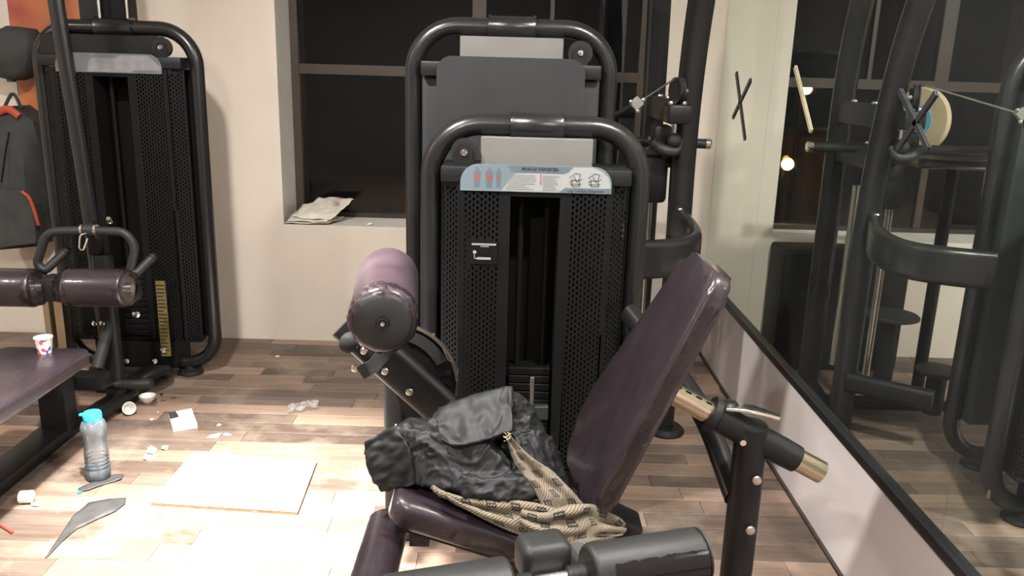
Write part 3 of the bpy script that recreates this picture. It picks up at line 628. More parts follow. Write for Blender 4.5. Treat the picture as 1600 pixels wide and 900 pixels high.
PC = V((.635, 3.40, 1.525)); pulley(PC, (1, .35, 0), .052, pm)
MB().rbox(PC+V((.016, 0, -.02)), (.008, .05, .11), .003, 1).build('pulley_cheek', MT['black'], pm)
MB().rbox((.645, 3.43, 1.435), (.09, .16, .075), .012, 2).build('pulley_arm', MT['black'], pm)
for dx in (-.03, .02): bolt((.645+dx, 3.40, 1.472), (0, 0, 1), pm, .012, h=.014)
bolt(PC+V((.03, -.02, 0)), (.6, -.8, 0), pm, .010)
CL = V((.425, 3.03, 1.485))
MB().cyl(PC+V((-.02, -.03, .045)), CL, .0035, n=8).build('cable', MT['steel'], pm)
cl = MB().rbox(CL, (.038, .02, .038), .003, 1, Matrix.Rotation(.8, 3, 'Y')).build('cable_clamp', MT['box'], pm)
for d in ((-.022, 0, .006), (.004, 0, -.026), (.022, 0, .014)): MB().ball(CL+V(d)+V((0, -.008, 0)), .008).build('clamp_nut', MT['chrome'], cl)
MB().cyl(CL-V((.015, 0, .01)), (.36, 3.1, 1.44), .009, n=10).build('cable_hook', MT['black'], pm)
# swivel joint cluster under the pulley
MB().rbox((.60, 3.50, 1.335), (.075, .09, .10), .015, 2).build('swivel_block', MT['black'], pm)
MB().cyl((.645, 3.46, 1.30), (.645, 3.46, 1.40), .012).build('swivel_pin', MT['chrome'], pm)
MB().ball((.645, 3.44, 1.325), .032).build('swivel_ball', MT['rubber'], pm)
MB().tube(fillet([(.56, 3.46, 1.31), (.61, 3.43, 1.285), (.655, 3.44, 1.28), (.67, 3.47, 1.32)], .03), .022, 12).build('swivel_handle', MT['rubberg'], pm)
MB().rbox((.60, 3.60, 1.15), (.10, .12, .20), .02, 2).build('weight_carriage', MT['black'], pm)
MB().cyl((.585, 3.60, .20), (.585, 3.60, 1.10), .016).build('guide_rod', MT['steel'], pm)
MB().cyl((.60, 3.95, .20), (.60, 3.95, 1.10), .016).build('guide_rod', MT['steel'], pm)
# curved linking beam from the post toward the front tower
MB().sweep(fillet([(.69, 3.50, .975), (.735, 3.36, .935), (.71, 3.17, .915), (.56, 3.06, .915), (.43, 3.02, .915)], .12, 6), flatoval(.055, .15), up=(0, 0, 1)).build('linking_beam', MT['tubeb'], pm)
bolt((.698, 3.47, 1.03), (0, -1, .3), pm, .015, 'chrome', .014)
MB().sweep([(.71, 3.50, .28), (.42, 3.30, .28)], flatoval(.05, .09), up=(0, 0, 1)).build('lower_beam', MT['black'], pm)
MB().sweep([(.70, 3.53, .05), (.655, 4.1, .05)], flatoval(.08, .06), up=(0, 0, 1)).build('base_rail', MT['black'], pm)
MB().sweep([(.66, 3.8, .06), (.10, 3.8, .06)], flatoval(.08, .06), up=(0, 0, 1)).build('base_rail', MT['black'], pm)
for (x_, y_, z_, r_) in ((.34, 3.95, .47, .13), (.19, 3.72, .27, .10)):
    st = MB().lathe((x_, y_, z_-.02), (0, 0, 1), [(r_*.9, 0), (r_, .006), (r_, .016), (r_*.95, .022), (0, .023)], 28).build('foot_disc', MT['rubberg'], pm)
    MB().cyl((x_, y_, .05), (x_, y_, z_-.018), .045).build('disc_post', MT['black'], pm)
MB().rbox((.405, 4.53, .345), (.69, .27, .67), .02, 3).build('rear_housing', MT['sheet'], pm)
pad(pm, 'press_seat_pad', (.12, 4.02, 1.215), (1, 0, 0), (0, 1, 0), (0, 0, 1), .42, .24, .05, 'purple', .05, .018)
MB().cyl((.12, 4.02, .06), (.12, 4.02, 1.19), .03).build('pad_post', MT['black'], pm)
bs = MB().lathe((.25, 4.13, 1.40), (.85, -.5, 0), [(0, 0), (.15, .0), (.16, .012), (.15, .03), (.07, .036), (0, .036)], 32).build('back_support', MT['clothtan'], pm)
MB().lathe((.28, 4.112, 1.40), (.85, -.5, 0), [(.075, 0), (.075, .005), (0, .006)], 24).build('support_emblem', MT['clothblue'], bs)

# ------------------------------------------------------------------ left machine: low row with bench
rm = thing('low_row_machine', 'black low row machine with perforated tower and purple bench on the left', 'gym machine', (-1.9, 3.5, 0))
tower(rm, -1.907, 4.1, .373, 1.728, .034, 'left')
MB().box2((-2.075, 4.11, 1.66), (-1.99, 4.24, 2.5)).build('mast', MT['black'], rm, 0)
MB().box2((-1.985, 4.14, 1.66), (-1.85, 4.22, 2.5)).build('mast_plate', MT['sheet'], rm, 0)
MB().cyl((-1.975, 4.10, 1.7), (-1.975, 4.10, 2.5), .008).build('mast_rod', MT['steel'], rm)
MB().cyl((-1.858, 4.13, 1.76), (-1.858, 4.13, 2.5), .007).build('mast_rod', MT['steel'], rm)
bolt((-1.99, 4.10, 1.745), (0, -1, 0), rm, .012)
MB().sweep(fillet([(-2.06, 3.85, 2.3), (-2.045, 3.85, 1.85), (-1.99, 3.85, .95), (-1.97, 3.85, .05)], .4), flatoval(.07, .05), up=(0, 1, 0)).build('slanted_upright', MT['tubeb'], rm)
MB().rbox((-1.965, 3.85, .02), (.12, .12, .04), .008, 2).build('base_plate', MT['black'], rm)
# low pulley column, foot pegs
MB().sweep([(-1.835, 3.62, .02), (-1.835, 3.62, .74)], flatoval(.09, .06), up=(0, 1, 0)).build('pulley_column', MT['black'], rm)
pulley((-1.86, 3.60, .86), (1, 0, 0), .035, rm); MB().rbox((-1.86, 3.62, .80), (.05, .05, .12), .008, 2).build('pulley_fork', MT['black'], rm)
MB().lathe(at(172, 348, 3.6), (0, -.3, 1), [(.012, 0), (.012, .02), (.007, .03), (0, .032)], 12).build('bolt', MT['chrome'], rm)
MB().sweep(fillet([at(152, 575, 3.5), at(168, 518, 3.58), at(172, 500, 3.62)], .03), flatoval(.05, .05), up=(0, 1, 0)).build('brace_tube', MT['rubberg'], rm)
for p in ((160, 505), (148, 505), (164, 551), (213, 491), (198, 564), (242, 564), (255, 547)): bolt(at(*p, 3.56), (0, -1, 0), rm, .012 if p[0] != 213 else .017)
MB().cyl(at(145, 601, 3.60), at(236, 600, 3.60), .018, n=18).build('foot_peg', MT['rubber'], rm)
MB().cyl(at(183, 601, 3.60), at(237, 600, 3.60), .023, n=20).build('peg_grip', MT['rubberg'], rm)
MB().sweep([(-1.86, 3.38, .05), (-1.82, 3.62, .05), (-1.80, 4.05, .05)], flatoval(.10, .07), up=(0, 0, 1)).build('base_rail', MT['black'], rm)
MB().sweep(fillet([(-1.76, 3.95, .05), (-1.72, 3.84, .12), (-1.80, 3.74, .10), (-1.83, 3.66, .03)], .06), flatoval(.10, .05), up=(0, 0, 1)).build('foot_link', MT['black'], rm)
# scale strip on the tower shroud
ys = MB().box2((-1.735, 3.905, .16), (-1.69, 3.915, .545)).build('scale_strip', MT['yellow'], rm, 0)
for k in range(20): MB().box2((-1.732, 3.9035, .17+k*.0185), (-1.732+(.038 if k % 4 else .026), 3.905, .176+k*.0185)).build('scale_mark', MT['ink'], ys, 0)
# thigh rollers under crumpled film
R1a, R1b = at(106, 449, 3.45), at(200, 450, 3.45); R2b = at(58, 450, 3.45); R2a = R2b-V((.44, 0, .004))
roller('thigh_roller', R1a, R1b, .083, rm, 'purple', .014); roller('thigh_roller', R2a, R2b, .083, rm, 'purple', .014)
MB().cyl(R2a, R1b+V((.02, 0, 0)), .02).build('roller_shaft', MT['steel'], rm)
def film_end(c, dx, seed, r0=.083):
    mb = MB(); n = 26; rw = random.Random(seed); vs = []
    for i in range(6):
        q = i/5
        for k in range(n):
            th = 2*PI*k/n; r_ = r0*(1.03-.55*q*q)+rw.uniform(-.011, .011)*(q+.15); vs.append(V(c)+V((dx*(-.03+.075*q)+rw.uniform(-.008, .008), r_*math.cos(th), r_*math.sin(th))))
    mb.add(vs, [(i*n+k, i*n+(k+1) % n, (i+1)*n+(k+1) % n, (i+1)*n+k) for i in range(5) for k in range(n)]).build('film_end', MT['wrap'], rm, 15)
film_end(R1b, 1, 4); film_end(R1a, -1, 5); film_end(R2b, 1, 6)
MB().rbox(at(84, 450, 3.45)+V((0, .01, 0)), (.085, .09, .11), .02, 2).build('roller_bracket', MT['rubber'], rm)
for x_, w_ in ((at(78, 500, 3.48).x, .026), (at(97, 500, 3.48).x, .036)): MB().box2((x_-w_/2, 3.46, .20), (x_+w_/2, 3.50, .56)).build('roller_stem', MT['brass'], rm, 0)
MB().rbox((-2.0, 3.46, .20), (.42, .09, .07), .012, 2).build('stem_socket', MT['black'], rm)
MB().sweep([(-1.99, 3.44, .20), (-1.99, 3.30, .20)], flatoval(.08, .07), up=(0, 0, 1)).build('socket_link', MT['black'], rm)
# bench
bx0, bx1, by0, by1 = -2.02, -1.668, 2.05, 3.13
pad(rm, 'bench_pad', ((bx0+bx1)/2, (by0+by1)/2, .44), (0, 1, 0), (1, 0, 0), (0, 0, 1), by1-by0, bx1-bx0, .065, 'purple', .035, .014)
MB().prism(rrect(by1-by0-.08, bx1-bx0-.07, .02), ((bx0+bx1)/2, (by0+by1)/2, .409), (0, 1, 0), (1, 0, 0), (0, 0, -.018)).build('bench_board', MT['dark'], rm)
MB().sweep([(-1.90, by0+.1, .36), (-1.90, 3.34, .36)], flatoval(.08, .06), up=(0, 0, 1)).build('bench_beam', MT['black'], rm)
for y_ in (3.30, 2.25): MB().box2((-1.985, y_-.045, .05), (-1.875, y_+.045, .39)).build('bench_leg', MT['black'], rm, 0)
MB().rbox((-1.945, 2.7, .027), (.135, 1.4, .054), .008, 2).build('bench_rail', MT['black'], rm)
MB().rbox((-1.79, 2.9, .43), (.004, .01, .01), .001, 1)
# rowing bar lying over the rollers
rb = thing('rowing_bar', 'black bent rowing bar with chrome snap hook hanging over the wrapped rollers', 'handle bar', (-1.95, 3.5, .62))
Yh = 3.52
hp = fillet([at(103, 392, Yh+.06), at(70, 424, Yh), at(57, 412, Yh), at(73, 362, Yh), at(135, 360, Yh), at(196, 362, Yh), at(212, 385, Yh), at(203, 425, Yh), at(212, 428, Yh), at(238, 402, Yh+.06)], [.04, .03, .05, .05, .05, .05, .04, .02])
MB().tube(hp, .019, 14).build('bar', MT['rubberg'], rb)
for q in (at(238, 402, Yh+.06), at(103, 392, Yh+.06)): MB().ball(q, .021).build('end_plug', MT['rubber'], rb)
for q in (129, 150): MB().cyl(at(q-2, 359, Yh), at(q+2, 359, Yh), .0235, n=18).build('collar', MT['chrome'], rb)
MB().lathe(at(131, 359, Yh), at(148, 360, Yh)-at(131, 359, Yh), [(.019, 0), (.025, .004), (.025, .042), (.019, .046)], 18).build('swivel', MT['rubberg'], rb)
MB().tube(fillet([at(136, 364, Yh-.02), at(125, 368, Yh-.02), at(124, 389, Yh-.02), at(130, 392, Yh-.02), at(137, 372, Yh-.02)], .012, 4), .004, 8).build('snap_hook', MT['chrome'], rb)

# ------------------------------------------------------------------ foreground rollers on their own stand
fr = thing('roller_stand', 'black foam roller pair on a chrome shaft nearest the camera', 'gym machine', (.15, 1.45, 0))
A0, A1 = atz(800, 917, .62), atz(1095, 868, .62); ad = (A1-A0).normalized()
def onax(px): # point on the axis with this image column
    lo, hi = -1.5, 2.5
    for _ in range(50):
        m_ = (lo+hi)/2; p = A0+ad*m_-CAM; x_ = 800+FPX*p.dot(RT)/p.dot(FW)
        if x_ < px: lo = m_
        else: hi = m_
    return A0+ad*lo
RR = .060
roller('foam_roller', onax(918), onax(1092), RR, fr, 'rubberg', .012); roller('foam_roller', onax(600), onax(797), RR, fr, 'rubberg', .012)
MB().cyl(onax(590), onax(1098), .0165, n=18).build('shaft', MT['chrome'], fr)
MB().lathe(onax(884), ad, [(.018, 0), (.0235, .002), (.0235, .058), (.018, .06)], 20).build('sleeve', MT['rubber'], fr)
MB().lathe(onax(806), ad, [(.018, 0), (.023, .002), (.023, .03), (.018, .032)], 20).build('sleeve', MT['rubber'], fr)
MB().lathe(onax(1092)-ad*.002, ad, [(RR*.97, 0), (RR*.99, .003), (RR*.6, .008), (0, .009)], 28).build('roller_disc', MT['rubberg'], fr)
# torn glossy film still wrapped round the lower half of the right roller
u, v, a_ = frame(ad); p0 = onax(946); L_ = (onax(1087)-p0).length; mb = MB(); vs = []; nu, nv = 40, 22; rw = random.Random(9)
up_ = V((0, 0, 1)); side = up_.cross(ad).normalized(); side = side if side.y < 0 else -side   # toward the camera
for i in range(nu+1):
    e0 = .80+.09*noise.noise(V((i*.55, 3.1, 0)))+.05*noise.noise(V((i*1.7, 1.1, 4)))
    for j in range(nv+1):
        th = e0-(e0+2.4)*j/nv; r_ = RR+.0022
        vs.append(p0+ad*L_*i/nu+side*r_*math.cos(th)+up_*r_*math.sin(th))
mb.add(vs, [(i*(nv+1)+j, (i+1)*(nv+1)+j, (i+1)*(nv+1)+j+1, i*(nv+1)+j+1) for i in range(nu) for j in range(nv)]).build('torn_film', MT['film'], fr, 60)
BK = at(848, 868, 1.50); ang = math.atan2(ad.y, ad.x)
MB().rbox(BK, (.105, .085, .085), .022, 4, Matrix.Rotation(ang, 3, 'Z')).build('pivot_block', MT['rubberg'], fr)
MB().lathe(at(907, 866, 1.535), (-.45, -.8, .3), [(.002, 0), (.027, .001), (.027, .006), (0, .007)], 24).build('washer', MT['box'], fr)
MB().sweep([(BK.x, BK.y+.01, .02), (BK.x, BK.y+.01, BK.z)], flatoval(.07, .06), up=(0, 1, 0)).build('stand_post', MT['black'], fr)
MB().rbox((BK.x, BK.y+.01, .02), (.5, .12, .04), .01, 2).build('stand_foot', MT['black'], fr)

# ------------------------------------------------------------------ jacket and scarf on the seat
def cloth_heap(name, hulls, mat_, voxel, amp, seed, label, cat, smooth_it=6):
    mb = MB()
    for h in hulls: mb.hull(h)
    o = mb.build(name, mat_, None, 0)
    m = o.modifiers.new('r', 'REMESH'); m.mode = 'VOXEL'; m.voxel_size = voxel
    s = o.modifiers.new('s', 'SMOOTH'); s.iterations = smooth_it; s.factor = .5
    bpy.context.view_layer.update()
    me = bpy.data.meshes.new_from_object(o.evaluated_get(bpy.context.evaluated_depsgraph_get()))
    o.modifiers.clear(); o.data = me
    sd = V((seed*3.1, seed*1.7, seed*.9))
    nrm = [v.normal.copy() for v in me.vertices]
    for v, n in zip(me.vertices, nrm):
        p = v.co
        wv = V((p.x*9, p.y*9, p.z*13))+sd
        warp = noise.noise_vector(V((p.x*7, p.y*7, p.z*7))+sd)*.9
        rdg = 1-abs(noise.noise(wv+warp)); rdg2 = 1-abs(noise.noise((wv+warp*1.6)*2.1+V((9, 2, 4)))); rdg3 = 1-abs(noise.noise((wv+warp*2)*4.6+V((3, 7, 1))))
        fine = noise.noise(V((p.x*60, p.y*60, p.z*60))+sd)
        v.co = p+n*(amp*(rdg**3-.45)+amp*.75*(rdg2**7-.2)+amp*.38*(rdg3**6-.2)+amp*.02*fine)
    for p in me.polygons: p.use_smooth = True
    c = sum((v.co for v in me.vertices), V((0, 0, 0)))/len(me.vertices); c.z = min(v.co.z for v in me.vertices)
    for v in me.vertices: v.co -= c
    o.location = c
    me.materials.clear(); me.materials.append(mat_)
    return tag(o, label, cat)
def ring(px, Y0, Y1): return [at(x_, y_, Y0) for x_, y_ in px]+[at(x_, y_-(Y1-Y0)*100, Y1) for x_, y_ in px]
J = [
    # sleeve end at the left
    [at(572, 702, 1.96), at(580, 745, 1.94), at(598, 766, 1.93), at(615, 757, 1.92), at(640, 660, 1.95), at(612, 668, 1.98), at(590, 680, 2.0), at(650, 755, 1.90), at(640, 660, 2.08), at(590, 700, 2.07), at(660, 740, 2.1)],
    # sleeve body running right
    [at(612, 668, 1.95), at(640, 655, 2.0), at(700, 660, 1.98), at(760, 690, 1.88), at(800, 740, 1.86), at(760, 755, 1.84), at(690, 765, 1.85), at(628, 755, 1.88), at(640, 660, 2.1), at(760, 660, 2.12), at(780, 740, 2.1), at(650, 740, 2.1)],
    # upper flap with the crisp fold
    [at(672, 655, 1.98), at(700, 632, 2.03), at(760, 615, 2.03), at(799, 607, 2.0), at(800, 675, 1.92), at(752, 692, 1.90), at(700, 690, 1.92), at(700, 632, 2.12), at(799, 607, 2.14), at(799, 690, 2.14)],
    # right shoulder of the heap
    [at(800, 612, 2.03), at(818, 620, 2.05), at(838, 650, 2.06), at(850, 668, 2.05), at(803, 672, 1.98), at(800, 700, 1.96), at(845, 690, 2.0), at(838, 650, 2.16), at(800, 620, 2.16), at(850, 720, 2.14)],
    [at(800, 680, 1.95), at(845, 668, 2.0), at(862, 690, 2.02), at(885, 745, 2.0), at(888, 772, 1.97), at(850, 765, 1.90), at(800, 740, 1.90), at(862, 690, 2.14), at(880, 750, 2.14), at(800, 720, 2.14)],
    # thick rolled sleeve along the bottom
    [at(708, 760, 1.82), at(725, 745, 1.83), at(780, 752, 1.83), at(820, 748, 1.84), at(838, 770, 1.83), at(825, 782, 1.82), at(770, 780, 1.81), at(725, 778, 1.81), at(730, 740, 1.95), at(820, 740, 1.95), at(830, 770, 1.95), at(720, 765, 1.95)],
    # body resting on the seat
    [SO+su*a+sv*b_+sn*c for a in (-.22, .17) for b_ in (-.10, .15) for c in (.040, .10)],
]
jk = cloth_heap('jacket', J, MT['jacket'],   .0052, .0085, 3, 'crumpled black nylon jacket heaped on the purple seat', 'jacket', 3)
def knit_mat():
    m = bpy.data.materials.new('patterned_knit'); m.use_nodes = True; nt = m.node_tree; b = nt.nodes['Principled BSDF']; L = nt.links.new
    uv = nt.nodes.new('ShaderNodeUVMap'); b.inputs['Roughness'].default_value = .9
    def wave(sc, axis):
        mp = nt.nodes.new('ShaderNodeMapping'); L(uv.outputs[0], mp.inputs[0]); wv = nt.nodes.new('ShaderNodeTexWave'); wv.bands_direction = axis
        wv.inputs['Scale'].default_value = sc; wv.inputs['Distortion'].default_value = .6; L(mp.outputs[0], wv.inputs[0]); return wv
    w1 = wave(75, 'DIAGONAL'); w2 = wave(40, 'X')
    br = nt.nodes.new('ShaderNodeTexBrick'); L(uv.outputs[0], br.inputs[0]); br.offset = .5
    br.inputs['Scale'].default_value = 1; br.inputs['Brick Width'].default_value = .052; br.inputs['Row Height'].default_value = .040; br.inputs['Mortar Size'].default_value = .013; br.inputs['Mortar Smooth'].default_value = .05
    # small dark-framed lozenges: distance inside each brick
    sx = nt.nodes.new('ShaderNodeSeparateXYZ'); L(uv.outputs[0], sx.inputs[0])
    def math_(op, a, b_=None):
        n = nt.nodes.new('ShaderNodeMath'); n.operation = op
        for i, q in enumerate((a, b_)):
            if q is None: continue
            if isinstance(q, (int, float)): n.inputs[i].default_value = q
            else: L(q, n.inputs[i])
        return n.outputs[0]
    row = math_('FLOOR', math_('DIVIDE', sx.outputs[1], .040)); par = math_('MULTIPLY', math_('MODULO', row, 2), .5)
    fx = math_('ABSOLUTE', math_('SUBTRACT', math_('FRACT', math_('ADD', math_('DIVIDE', sx.outputs[0], .062), par)), .5))
    fy_ = math_('ABSOLUTE', math_('SUBTRACT', math_('FRACT', math_('DIVIDE', sx.outputs[1], .040)), .5))
    inx = math_('LESS_THAN', fx, .19); iny = math_('LESS_THAN', fy_, .27); core = math_('MULTIPLY', math_('LESS_THAN', fx, .14), math_('LESS_THAN', math_('ABSOLUTE', math_('SUBTRACT', fy_, .10)), .045))
    loz = math_('MULTIPLY', math_('MULTIPLY', inx, iny), math_('SUBTRACT', 1, core))
    mx0 = nt.nodes.new('ShaderNodeMix'); mx0.data_type = 'RGBA'; L(w1.outputs['Fac'], mx0.inputs[0]); mx0.inputs[6].default_value = (.115, .093, .066, 1); mx0.inputs[7].default_value = (.225, .185, .134, 1)
    mx = nt.nodes.new('ShaderNodeMix'); mx.data_type = 'RGBA'; L(loz, mx.inputs[0]); L(mx0.outputs[2], mx.inputs[6]); mx.inputs[7].default_value = (.022, .020, .018, 1)
    L(mx.outputs[2], b.inputs['Base Color'])
    bp = nt.nodes.new('ShaderNodeBump'); bp.inputs['Strength'].default_value = .5; bp.inputs['Distance'].default_value = .003; L(w1.outputs['Fac'], bp.inputs['Height']); L(bp.outputs[0], b.inputs['Normal'])
    return m
MT['knit'] = knit_mat()
def strip(parent, name, L_, R_, nseg=60, nw=18, wave=.006, wn=3, seed=1, lift=0, m='knit'):
    """cloth strip between two edge polylines (world points)"""
    def samp(pts, t):
        n = len(pts)-1; f = min(t*n, n-1e-6); i = int(f); s = f-i
        p0, p1, p2, p3 = pts[max(i-1, 0)], pts[i], pts[i+1], pts[min(i+2, n)]
        return .5*((2*p1)+(p2-p0)*s+(2*p0-5*p1+4*p2-p3)*s*s+(3*p1-p0-3*p2+p3)*s**3)
    vs = []; uvs = []; acc = 0; last = None
    for i in range(nseg+1):
        t = i/nseg; a = samp(L_, t); b_ = samp(R_, t); m_ = (a+b_)/2
        if last is not None: acc += (m_-last).length
        last = m_; acr = b_-a; tan = samp(L_, min(t+.01, 1))-samp(L_, max(t-.01, 0)); nn = acr.cross(tan)
        nn = nn.normalized() if nn.length > 1e-9 else V((0, 0, 1)); nn = nn if nn.z-nn.y > 0 else -nn
        for j in range(nw+1):
            q = j/nw
            hgt = wave*math.sin(q*PI*2*wn+2*noise.noise(V((t*4, seed, 0))))*(.6+.6*noise.noise(V((t*5, q*3, seed))))+.006*noise.noise(V((t*9, q*4, seed+5)))
            vs.append(a+acr*q+nn*(hgt+lift)); uvs.append((acc, q*max(acr.length, .10)*1.25))
    fs = [(i*(nw+1)+j, (i+1)*(nw+1)+j, (i+1)*(nw+1)+j+1, i*(nw+1)+j+1) for i in range(nseg) for j in range(nw)]
    off = wloc(parent); me = bpy.data.meshes.new(name); me.from_pydata([tuple(p-off) for p in vs], [], fs)
    ul = me.uv_layers.new(name='UVMap')
    for lp in me.loops: ul.data[lp.index].uv = uvs[lp.vertex_index]
    for p in me.polygons: p.use_smooth = True
    me.materials.append(MT[m]); o = bpy.data.objects.new(name, me); COL.objects.link(o); o.parent = parent
    s = o.modifiers.new('thick', 'SOLIDIFY'); s.thickness = .004; return o
strip(jk, 'flap', [at(680, 652, 1.955), at(702, 634, 1.985), at(745, 618, 1.99), at(785, 608, 1.985), at(800, 606, 1.98)],
      [at(690, 690, 1.885), at(715, 700, 1.875), at(752, 692, 1.87), at(778, 684, 1.875), at(801, 676, 1.885)], 40, 24, .004, 1.2, 11, .004, 'jacket')
strip(jk, 'cuff', [at(570, 690, 1.925), at(576, 735, 1.905), at(596, 768, 1.895)], [at(618, 664, 1.925), at(640, 700, 1.885), at(648, 756, 1.868)], 40, 24, .004, 1.3, 15, .004, 'jacket')
sc = thing('scarf', 'beige knitted scarf with dark lozenge pattern trailing under the black jacket', 'scarf', (.1, 1.9, .5))
strip(sc, 'hanging_end', [at(790, 680, 1.88), at(800, 715, 1.865), at(818, 745, 1.85), at(840, 775, 1.83), at(858, 812, 1.81), at(870, 838, 1.80)],
      [at(796, 679, 1.88), at(826, 710, 1.875), at(866, 738, 1.87), at(898, 772, 1.86), at(925, 805, 1.86), at(955, 828, 1.86)], wave=.009, wn=1.5, seed=2)
strip(sc, 'lying_end', [at(672, 763, 1.83), at(720, 778, 1.82), at(775, 780, 1.82), at(830, 786, 1.82), at(880, 800, 1.83), at(935, 815, 1.88)],
      [at(690, 772, 1.815), at(740, 803, 1.80), at(795, 830, 1.79), at(850, 846, 1.785), at(905, 840, 1.79), at(965, 838, 1.84)], wave=.012, wn=2, seed=4)
strip(sc, 'bunched_fold', [at(815, 798, 1.80), at(850, 802, 1.79), at(890, 790, 1.80), at(930, 792, 1.85), at(968, 822, 1.90)],
      [at(812, 822, 1.78), at(850, 842, 1.77), at(890, 850, 1.77), at(930, 845, 1.80), at(972, 838, 1.86)], wave=.016, wn=2.0, seed=6, lift=.004)
fg = MB(); rw = random.Random(12)
for k in range(26):
    p = at(rw.uniform(885, 900), rw.uniform(828, 850), 1.775); fg.tube([p, p+V((rw.uniform(-.02, .02), -.004, -.03)), p+V((rw.uniform(-.03, .03), -.002, -.055))], .0012, 5)
for k in range(10):
    p = at(rw.uniform(786, 800), rw.uniform(676, 690), 1.87); fg.tube([p, p+V((rw.uniform(-.016, .008), -.004, rw.uniform(-.012, .008)))], .0012, 5)
o = fg.build('fringe', MT['tan'], sc); o['kind'] = 'stuff'

# ------------------------------------------------------------------ far left: poster, bag, bundle
def poster_mat():
    m = bpy.data.materials.new('orange_poster_print'); m.use_nodes = True; nt = m.node_tree; b = nt.nodes['Principled BSDF']; L = nt.links.new
    tc = nt.nodes.new('ShaderNodeTexCoord'); n = nt.nodes.new('ShaderNodeTexNoise'); n.inputs['Scale'].default_value = 2.2; n.inputs['Detail'].default_value = 3; L(tc.outputs['Object'], n.inputs[0])
    r = nt.nodes.new('ShaderNodeValToRGB'); e = r.color_ramp.elements; e[0].position = .32; e[0].color = (.34, .05, .035, 1); e[1].position = .68; e[1].color = (.60, .42, .22, 1)
    q = e.new(.5); q.color = (.50, .16, .06, 1); L(n.outputs['Fac'], r.inputs[0]); L(r.outputs[0], b.inputs['Base Color']); b.inputs['Roughness'].default_value = .5; return m
MT['poster'] = poster_mat()
ps = thing('wall_poster', 'red and orange poster on the back wall behind the left tower', 'poster', (-2.5, YB-.01, .55))
MB().box2((-2.74, YB-.008, .62), (-2.22, YB-.002, 2.3)).build('print', MT['poster'], ps, 0)
MB().box2((-2.765, YB-.012, .60), (-2.74, YB-.001, 2.32)).build('frame_edge', MT['reveal'], ps, 0)
bp_ = thing('backpack', 'charcoal backpack with orange-red trim hanging on the back wall at the left', 'bag', (-2.78, 4.5, .6))
Yk = 4.45
cl_ = [at(-14, 168, Yk), at(20, 166, Yk), at(52, 190, Yk), at(62, 235, Yk), at(64, 330, Yk), at(60, 385, Yk), at(-16, 392, Yk)]
mb = MB(); mb.hull(cl_+[p+V((0, .16, 0)) for p in cl_]+[p*.5+at(20, 280, Yk-.09)*.5+V((0, -.02, 0)) for p in cl_])
mb.build('body', MT['bag'], bp_, 40)
mb = MB(); q_ = [at(-10, 295, Yk-.10), at(32, 298, Yk-.10), at(52, 320, Yk-.10), at(56, 380, Yk-.10), at(-12, 388, Yk-.10)]
mb.hull(q_+[p+V((0, .08, 0)) for p in q_]).build('front_pocket', MT['bag'], bp_, 40)
MB().tube(fillet([at(-8, 178, Yk-.02), at(12, 168, Yk-.03), at(30, 182, Yk-.03)], .04), .014, 10, rb=.02).build('trim_band', MT['orange'], bp_)
MB().tube(fillet([at(34, 299, Yk-.11), at(46, 308, Yk-.11), at(56, 336, Yk-.105), at(60, 352, Yk-.10)], .05), .009, 8).build('trim_band', MT['orange'], bp_)
MB().tube(fillet([at(14, 206, Yk-.06), at(8, 240, Yk-.085), at(2, 285, Yk-.10)], .05), .004, 6).build('zip', MT['dark'], bp_)
MB().tube(fillet([at(6, 170, Yk+.04), at(20, 140, Yk+.05), at(34, 170, Yk+.04)], .05), .009, 8).build('carry_loop', MT['bag'], bp_)
hb = thing('hanging_bundle', 'dark rounded bundle hanging above the charcoal backpack', 'bag', (-2.7, 4.5, 1.4))
q_ = [at(-14, 52, 4.5), at(10, 40, 4.5), at(38, 44, 4.5), at(50, 62, 4.5), at(52, 95, 4.5), at(42, 118, 4.5), at(20, 126, 4.5), at(-12, 118, 4.5)]
mb = MB(); mb.hull(q_+[p+V((0, .12, 0)) for p in q_]+[p*.7+at(20, 82, 4.40)*.3 for p in q_]).build('bundle_body', MT['bag'], hb, 60)
MB().tube([at(16, 112, 4.52), at(18, 128, 4.52)], .022, 10).build('neck_strap', MT['bag'], hb)
MB().cyl(at(20, 60, 4.62), at(20, 60, 4.62)+V((0, .06, 0)), .012).build('wall_hook', MT['steel'], hb)

# ------------------------------------------------------------------ small things
# paper cup on the bench
cupc = V((-1.815, 3.06, .4725)); pc = thing('paper_cup', 'small white paper cup with red print standing on the purple bench', 'cup', cupc)
def cup_mat():
    m = bpy.data.materials.new('cup_print'); m.use_nodes = True; nt = m.node_tree; b = nt.nodes['Principled BSDF']; L = nt.links.new
    tc = nt.nodes.new('ShaderNodeTexCoord'); n = nt.nodes.new('ShaderNodeTexVoronoi'); n.inputs['Scale'].default_value = 75; L(tc.outputs['Object'], n.inputs[0])
    r = nt.nodes.new('ShaderNodeValToRGB'); r.color_ramp.interpolation = 'CONSTANT'; e = r.color_ramp.elements; e[0].color = (.75, .70, .68, 1); e[1].position = .45; e[1].color = (.62, .10, .12, 1)
    q = e.new(.72); q.color = (.78, .74, .72, 1); q = e.new(.88); q.color = (.10, .12, .45, 1)
    s = nt.nodes.new('ShaderNodeSeparateColor'); L(n.outputs['Color'], s.inputs[0]); L(s.outputs[0], r.inputs[0]); L(r.outputs[0], b.inputs['Base Color']); b.inputs['Roughness'].default_value = .6; return m
MB().lathe(cupc, (0, 0, 1), [(0, .003), (.023, .003), (.023, 0), (.0245, 0), (.033, .062), (.0315, .062), (.024, .006), (0, .006)], 28).build('cup_body', cup_mat(), pc)
